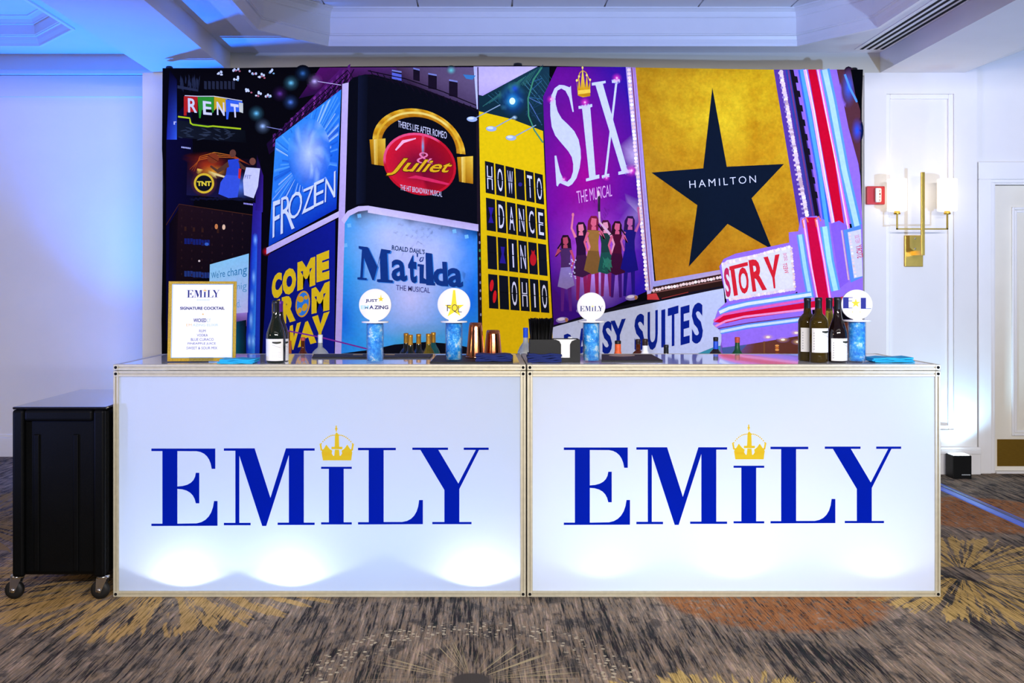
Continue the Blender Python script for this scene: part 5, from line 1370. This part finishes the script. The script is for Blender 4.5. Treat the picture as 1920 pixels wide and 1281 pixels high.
singer(1113, 417, 1.32, '#d85e74', '#7a1c34', '#9a6a30', '#7a5428', '#901e50', 'mic', -1); singer(1135, 424, 1.22, '#e090a0', '#4a1430', '#1e3a34', '#1c4a40', '#782058', 'tall')
singer(1157, 426, 1.22, '#d05a76', '#2c0e1c', '#4a0e28', '#3a0c2a', '#3c1466', 'mic', -1); singer(1181, 417, 1.28, '#b85a8c', '#2a1440', '#1c1464', '#181068', '#20126a', 'up', -1)
for i in range(14): pr.poly([(1125+rnd.uniform(0, 22), 480+rnd.uniform(0, 30)), (1127+rnd.uniform(0, 22), 480+rnd.uniform(0, 30)), (1126+rnd.uniform(0, 22), 488+rnd.uniform(0, 30))], '#2c7a5c', 15, 0, 0.7)
for i in range(16): a, b = 1066+rnd.uniform(0, 14), 486+rnd.uniform(0, 36); pr.disc(a, b, 1.6, 1.6, '#d8d0e8', 15, 6, 0, 0.7)
for a, b in ((1184, 558), (1054, 600), (1092, 582)): pr.disc(a, b, 12, 5.5, '#8a7ab0', 12, 14, -0.1); pr.disc(a-2, b-1.5, 7, 3, '#d8c8d8', 13, 10, -0.1); pr.disc(a+8, b, 3, 4, '#a86a40', 13, 8)

# --- gold billboard with a plain black star
def bulbs(p0, p1, n, w_, L, c=('#fff2e4', '#f4d8d0', '#e8c8c0')):
    for i in range(n):
        t = (i+.5)/n; pr.disc(p0[0]+(p1[0]-p0[0])*t+rnd.uniform(-.6, .6), p0[1]+(p1[1]-p0[1])*t+rnd.uniform(-.6, .6), w_, w_, rnd.choice(c), L, 9)
pr.quad((1173, 126), (1192, 127), (1228, 548), (1213, 552), ['#bca4cc', '#a888c0', '#a898c8', '#c4b4d4'], 8, 3)
pr.quad((1187, 127), (1192, 127), (1228, 545), (1222, 547), ['#9a6ab8', '#b890d0', '#b8b0dc', '#9a8ac8'], 9, 2)
pr.line([(1184, 127), (1218, 545)], 1.8, '#7a2a50', 10)
bulbs((1178, 128), (1213, 545), 58, 3.4, 10)
GP = [(1191, 127), (1450, 131), (1478, 300), (1503, 455), (1503, 490), (1230, 536)]
pr.poly(GP, ['#c4981c', '#e0b81c', '#d8a01a', '#cc8a1c', '#c8881a', '#b8781c'], 9, 1)
pr.glow(1350, 215, 150, 110, (244, 212, 40), 10, 0.9, 30, GP, 1)
STAR = [(1221, 324), (1318, 316), (1335, 165), (1362, 313), (1469, 308), (1408.5, 372), (1447, 468), (1363.5, 420), (1291, 500), (1307, 385)]
pr.poly(STAR, '#0d1828', 12)
pr.text('HAMILTON', *q(*E_, [(1330, 1022), (1862, 978), (1866, 1036), (1334, 1082)]), '#dcdff0', 13, -0.008, 0, 1.35)
pr.poly([(1225, 537), (1355, 512), (1355, 540), (1236, 560), (1216, 560)], '#3a1e1c', 9)
pr.quad((1224, 528), (1356, 505), (1356, 513), (1226, 538), ['#a898d0', '#b8a0c8', '#c8a8b8', '#9aa0d0'], 10)
bulbs((1222, 545), (1358, 519), 24, 3.0, 11); pr.line([(1224, 549), (1356, 525)], 1.6, '#8a5a50', 10)
pr.poly([(1218, 552), (1358, 527), (1360, 540), (1216, 566)], '#2c1814', 10); pr.poly([(1213, 552), (1230, 550), (1236, 562), (1213, 562)], '#c83a3a', 11); pr.line([(1240, 560), (1290, 548)], 1.6, '#8a3028', 11)

# --- pale street sign with dark blue condensed capitals
pr.poly([(1036, 614), (1090, 596), (1356, 540), (1365, 640), (1336, 668), (1330, BOT), (1036, BOT)], ['#bcc0da', '#c0c6dc', '#c4cce6', '#c2c8e4', '#c0c6e0', '#b8c0da', '#b8bcd4'], 9)
pr.line([(1036, 612), (1150, 580), (1216, 565), (1358, 537)], [3, 5, 5, 3], '#15131e', 10)
DB = '#0c2080'
pr.text('D', (1057, 628), (1074, 622), (1074, 684), (1057, 686), DB, 10, 0.03); pr.text('A', (1080, 620), (1103, 611), (1103, 676), (1080, 682), DB, 10, 0.03)
pr.text('I', (1107, 616), (1116, 612), (1116, 672), (1107, 676), DB, 10, 0.03)
pr.text('SY', (1129, 604), (1173, 596.5), (1173, 656), (1129, 666), DB, 10, 0.035)
pr.text('S', *q(*F_, [(893, 858), (975, 838), (972, 1140), (893, 1160)]), DB, 10, 0.035); pr.text('U', *q(*F_, [(998, 835), (1080, 815), (1080, 1125), (998, 1148)]), DB, 10, 0.03)
pr.text('I', *q(*F_, [(1108, 818), (1140, 810), (1140, 1112), (1108, 1118)]), DB, 10, 0.03); pr.text('T', *q(*F_, [(1160, 805), (1245, 780), (1245, 1095), (1160, 1115)]), DB, 10, 0.03)
pr.text('E', *q(*F_, [(1262, 795), (1335, 775), (1335, 1080), (1262, 1100)]), DB, 10, 0.03); pr.text('S', *q(*F_, [(1352, 770), (1442, 750), (1440, 1075), (1352, 1095)]), DB, 10, 0.035)
pr.poly([(1305, 664), (1340, 650), (1362, 646), (1362, BOT), (1305, BOT)], '#3a8a9a', 10)

# --- lilac marquee with neon tubes
LI = '#9a70e4'
pr.poly([(1450, 131), (1503, 131), (1530, 250), (1556, 400), (1500, 470), (1503, 455), (1478, 300)], '#5a3a98', 9)
bulbs((1463, 133), (1512, 405), 62, 4.0, 11, ('#ffeee0', '#f0d8d0', '#c8a8b0', '#e8d0e0'))
bulbs((1460, 133), (1506, 405), 30, 2.4, 11, ('#e8c8d8', '#a088c0'))
pr.poly([(1472, 132), (1480, 131), (1534, 425), (1519, 425)], ['#2c4aa0', '#2a3a90', '#3a2a70', '#4a3a90'], 10)
pr.line([(1477, 132), (1502, 280), (1526, 420)], 3, '#7a3a78', 11)
pr.poly([(1480, 131), (1487, 132), (1512, 270), (1536, 410), (1530, 420)], '#181222', 11)
for i in range(9):
    a = 1483+i*4.6; b = 142+i*27; pr.poly([(a, b), (a+11, b+2), (a+13, b+14), (a+3, b+13)], '#16121e', 13)
pr.poly([(1486, 131), (1582, 131), (1612, 330), (1616, 420), (1540, 420), (1518, 290)], LI, 10)
def tube(p, w_, core, halo, L):
    pr.line(p, w_*1.9, halo, L, 0.9); pr.line(p, w_, core, L+1)
tube([(1502, 131), (1516, 210), (1537, 330), (1550, 425)], 7, '#58a8f8', '#2a6ae0', 12)
pr.line([(1508, 131), (1524, 210), (1546, 340), (1562, 425)], 6, '#f6b8ec', 13); pr.line([(1510, 131), (1526, 210), (1548, 340), (1564, 425)], 2, '#fff2fa', 14)
pr.poly([(1514, 131), (1529, 131), (1564, 300), (1582, 425), (1566, 425), (1542, 290)], '#d4062c', 14)
pr.line([(1533, 131), (1554, 240), (1574, 340), (1590, 430)], 6, '#f07ad8', 13); pr.line([(1532, 131), (1553, 240), (1573, 340), (1589, 430)], 2, '#ffe8d8', 15)
tube([(1545, 131), (1558, 190), (1582, 320), (1606, 425)], 10, '#b8e0f4', '#5aa4ee', 12)
pr.poly([(1568, 131), (1604, 131), (1612, 200), (1612, 320), (1590, 240)], '#5a3038', 11); pr.glow(1590, 165, 16, 40, (40, 110, 240), 12, 0.9); pr.line([(1583, 140), (1592, 165), (1606, 192)], 4, '#5a9af4', 13)
pr.glow(1606, 245, 12, 26, (30, 90, 240), 12, 1.0); pr.poly([(1594, 131), (1617, 131), (1614, 215), (1602, 175)], '#05060a', 14)
# lower marquee
pr.poly([(1478, 436), (1496, 434), (1500, 408), (1530, 405), (1560, 420), (1585, 415), (1590, 430), (1616, 420), (1617, 545), (1580, 560), (1510, 566), (1497, 560), (1482, 500)], LI, 12)
tube([(1499, 440), (1508, 500), (1519, 560)], 7, '#a8daf8', '#5a9af0', 13)
pr.line([(1505, 410), (1518, 490), (1536, 580)], 5, '#f488d8', 15); pr.line([(1505, 410), (1518, 490), (1536, 580)], 1.6, '#ffe0f0', 16)
pr.poly([(1510, 408), (1530, 408), (1544, 500), (1558, 600), (1540, 600), (1522, 500)], '#d0083c', 15)
pr.line([(1530, 412), (1544, 490), (1560, 590)], 5, '#f46ad0', 16); pr.line([(1530, 412), (1544, 490), (1560, 590)], 1.6, '#ffe4f0', 17)
for a, b in ((1506, 414), (1530, 412)): pr.line([(a, b+14), (a-3, b), (a+4, b-6), (a+8, b+3)], 2, '#ff7a4a', 18)
tube([(1545, 425), (1554, 490), (1566, 545)], 9, '#b0e6f2', '#5aaee6', 13)
pr.poly([(1556, 420), (1572, 414), (1590, 425), (1590, 528), (1574, 540), (1564, 470)], '#8a60dc', 14); pr.line([(1577, 432), (1590, 525)], 3, '#dcb0c0', 15)
pr.poly([(1580, 432), (1613, 422), (1616, 520), (1594, 530)], '#5a90e8', 14); pr.poly([(1588, 436), (1613, 430), (1616, 518), (1600, 522)], '#d8d6e4', 15)
bulbs((1591, 437), (1603, 520), 14, 2.2, 16)
pr.text('STORY', (1617, 482), (1614, 458), (1603, 461), (1606, 485), '#d04a72', 17, 0.02); pr.text('WEST SIDE', (1612, 455), (1609, 440), (1601, 442), (1603, 458), '#e080a0', 17)
# the rounded sign with red letters
pr.poly([(1348, 500), (1356, 486), (1378, 476), (1480, 455), (1497, 470), (1500, 540), (1490, 550), (1375, 568), (1362, 566)], LI, 14)
pr.poly([(1352, 498), (1362, 488), (1482, 464), (1488, 540), (1372, 562), (1360, 560)], '#e6e2ee', 15)
bulbs((1352, 496), (1480, 463), 34, 3, 16, ('#fff0ea', '#e6d4dc', '#f4dcd8')); bulbs((1366, 562), (1490, 542), 32, 3, 16, ('#fff0ea', '#e6d4dc', '#f4dcd8')); bulbs((1482, 464), (1489, 540), 16, 2.6, 16)
RD = '#da2230'
for ch, pts in (('S', [(150, 490), (195, 470), (215, 705), (175, 722)]), ('T', [(198, 462), (345, 432), (262, 700), (235, 706)]), ('O', [(262, 482), (345, 468), (360, 680), (285, 694)]), ('R', [(352, 420), (462, 398), (500, 655), (385, 672)]), ('Y', [(472, 396), (600, 370), (592, 640), (530, 648)])):
    if ch == 'T':
        pr.poly(q(*H_, [(198, 470), (345, 432), (348, 462), (200, 500)]), RD, 17); pr.poly(q(*H_, [(208, 498), (240, 490), (268, 698), (236, 706)]), RD, 17)
    else: pr.text(ch, *q(*H_, pts), RD if ch != 'S' else '#c82a5a', 17, 0.035)
pr.text('WEST', (1478, 512), (1474, 493), (1466, 494), (1470, 514), '#e0505a', 17, 0.01); pr.text('SIDE', (1476, 488), (1473, 474), (1467, 475), (1470, 490), '#e0707a', 17)
# curved neon bands below
pr.poly([(1346, 580), (1362, 566), (1392, 562), (1510, 548), (1520, 560), (1525, 620), (1352, 648), (1352, 622), (1336, 608)], LI, 13)
tube([(1348, 586), (1366, 578), (1400, 570), (1520, 552)], 6, '#e0ecfc', '#5a9af0', 14)
pr.line([(1338, 602), (1356, 590), (1394, 582), (1525, 560)], 4.5, '#f060b0', 15); pr.line([(1340, 612), (1360, 602), (1394, 594), (1530, 578)], 4, '#f894c8', 16)
pr.poly([(1338, 604), (1356, 592), (1394, 585), (1580, 556), (1582, 572), (1394, 598), (1360, 606)], '#d80a34', 15)
tube([(1350, 622), (1400, 612), (1510, 598)], 5, '#cfe0fa', '#4a90ec', 14)
pr.line([(1346, 616), (1400, 606), (1512, 592)], 1.6, '#6a2a50', 16)
pr.poly([(1352, 640), (1420, 630), (1520, 614), (1617, 600), (1617, BOT), (1352, BOT), (1350, 650)], ['#8a5acc', '#6a3a30', '#5a2c1a', '#5a2c1a', '#4a2412', '#4a2412', '#7a5ab0'], 12)
pr.poly([(1352, 642), (1520, 616), (1520, 626), (1400, 646), (1354, 652)], LI, 14)
for a, b in ((1439, 632), (1467, 637), (1492, 624), (1495, 641), (1575, 628)): pr.glow(a, b, 13, 6, (255, 196, 110), 15, 1.0, 14); pr.disc(a, b, 4, 2, '#fff0d0', 16, 8)
for i in range(7): pr.disc(1456, 648+i*4, 4, 2, rnd.choice(['#c86a2a', '#e89a4a', '#7a3a1a']), 15, 8)
pr.line([(1432, 640), (1432, 668)], 3, '#7a4a2a', 14); pr.poly([(1352, 652), (1400, 646), (1380, 668), (1356, 668)], '#4a5a90', 15)

FAB = ink_mat('printed_fabric', 0.85, weave=0.05, spec=0.02)
FABG = ink_mat('printed_fabric_gold', 0.85, spec=0.02, mottle=0.75, mscale=5.0, dark=(0.62, 0.34, 0.10), weave=0.10)
pr.build('printed_fabric', [FAB, FABG], bn)
MB().box(X(305, RB)-BX, X(1616, RB)-BX, -0.0005, 0.0015, Z(BOT, RB), Z(135, RB)).build('lining', MATS['black_cloth'], bn)['label'] = 'black back of the fabric'

# the stand it hangs on
mat('stand_black', '#0a0a0c', 0.45, var=0.15)
bs = thing('banner_stand', 'black pipe stand holding the printed banner, its pole tips showing above', 'banner stand', (BX, YBAN + 0.06, 0))
xs0, xs1, xm = X(312.5, RB) - BX, X(1607, RB) - BX, X(971.5, RB) - BX
for x, tp_, rr in ((xs0, Z(121, RB), 0.024), (xs1, Z(124, RB), 0.024), (xm, Z(115, RB), 0.020)):
    MB().lathe([(0, 0.0), (rr, 0.0), (rr, tp_-0.006), (rr*0.8, tp_), (0, tp_)], 20, (x, 0, 0)).build('pole', MATS['stand_black'], bs)
    MB().box(x-0.2, x+0.2, -0.03, 0.36, 0, 0.008).build('foot_plate', MATS['stand_black'], bs)
MB().tube([(xs0, -0.03, Z(137, RB)), (xm, -0.03, Z(137, RB)), (xs1, -0.03, Z(139, RB))], 0.016, 12).build('crossbar', MATS['stand_black'], bs)
MB().lathe([(0, 0), (0.030, 0), (0.032, 0.01), (0.028, 0.03), (0, 0.034)], 16, (xm, 0, Z(124, RB))).build('clamp', MATS['stand_black'], bs)
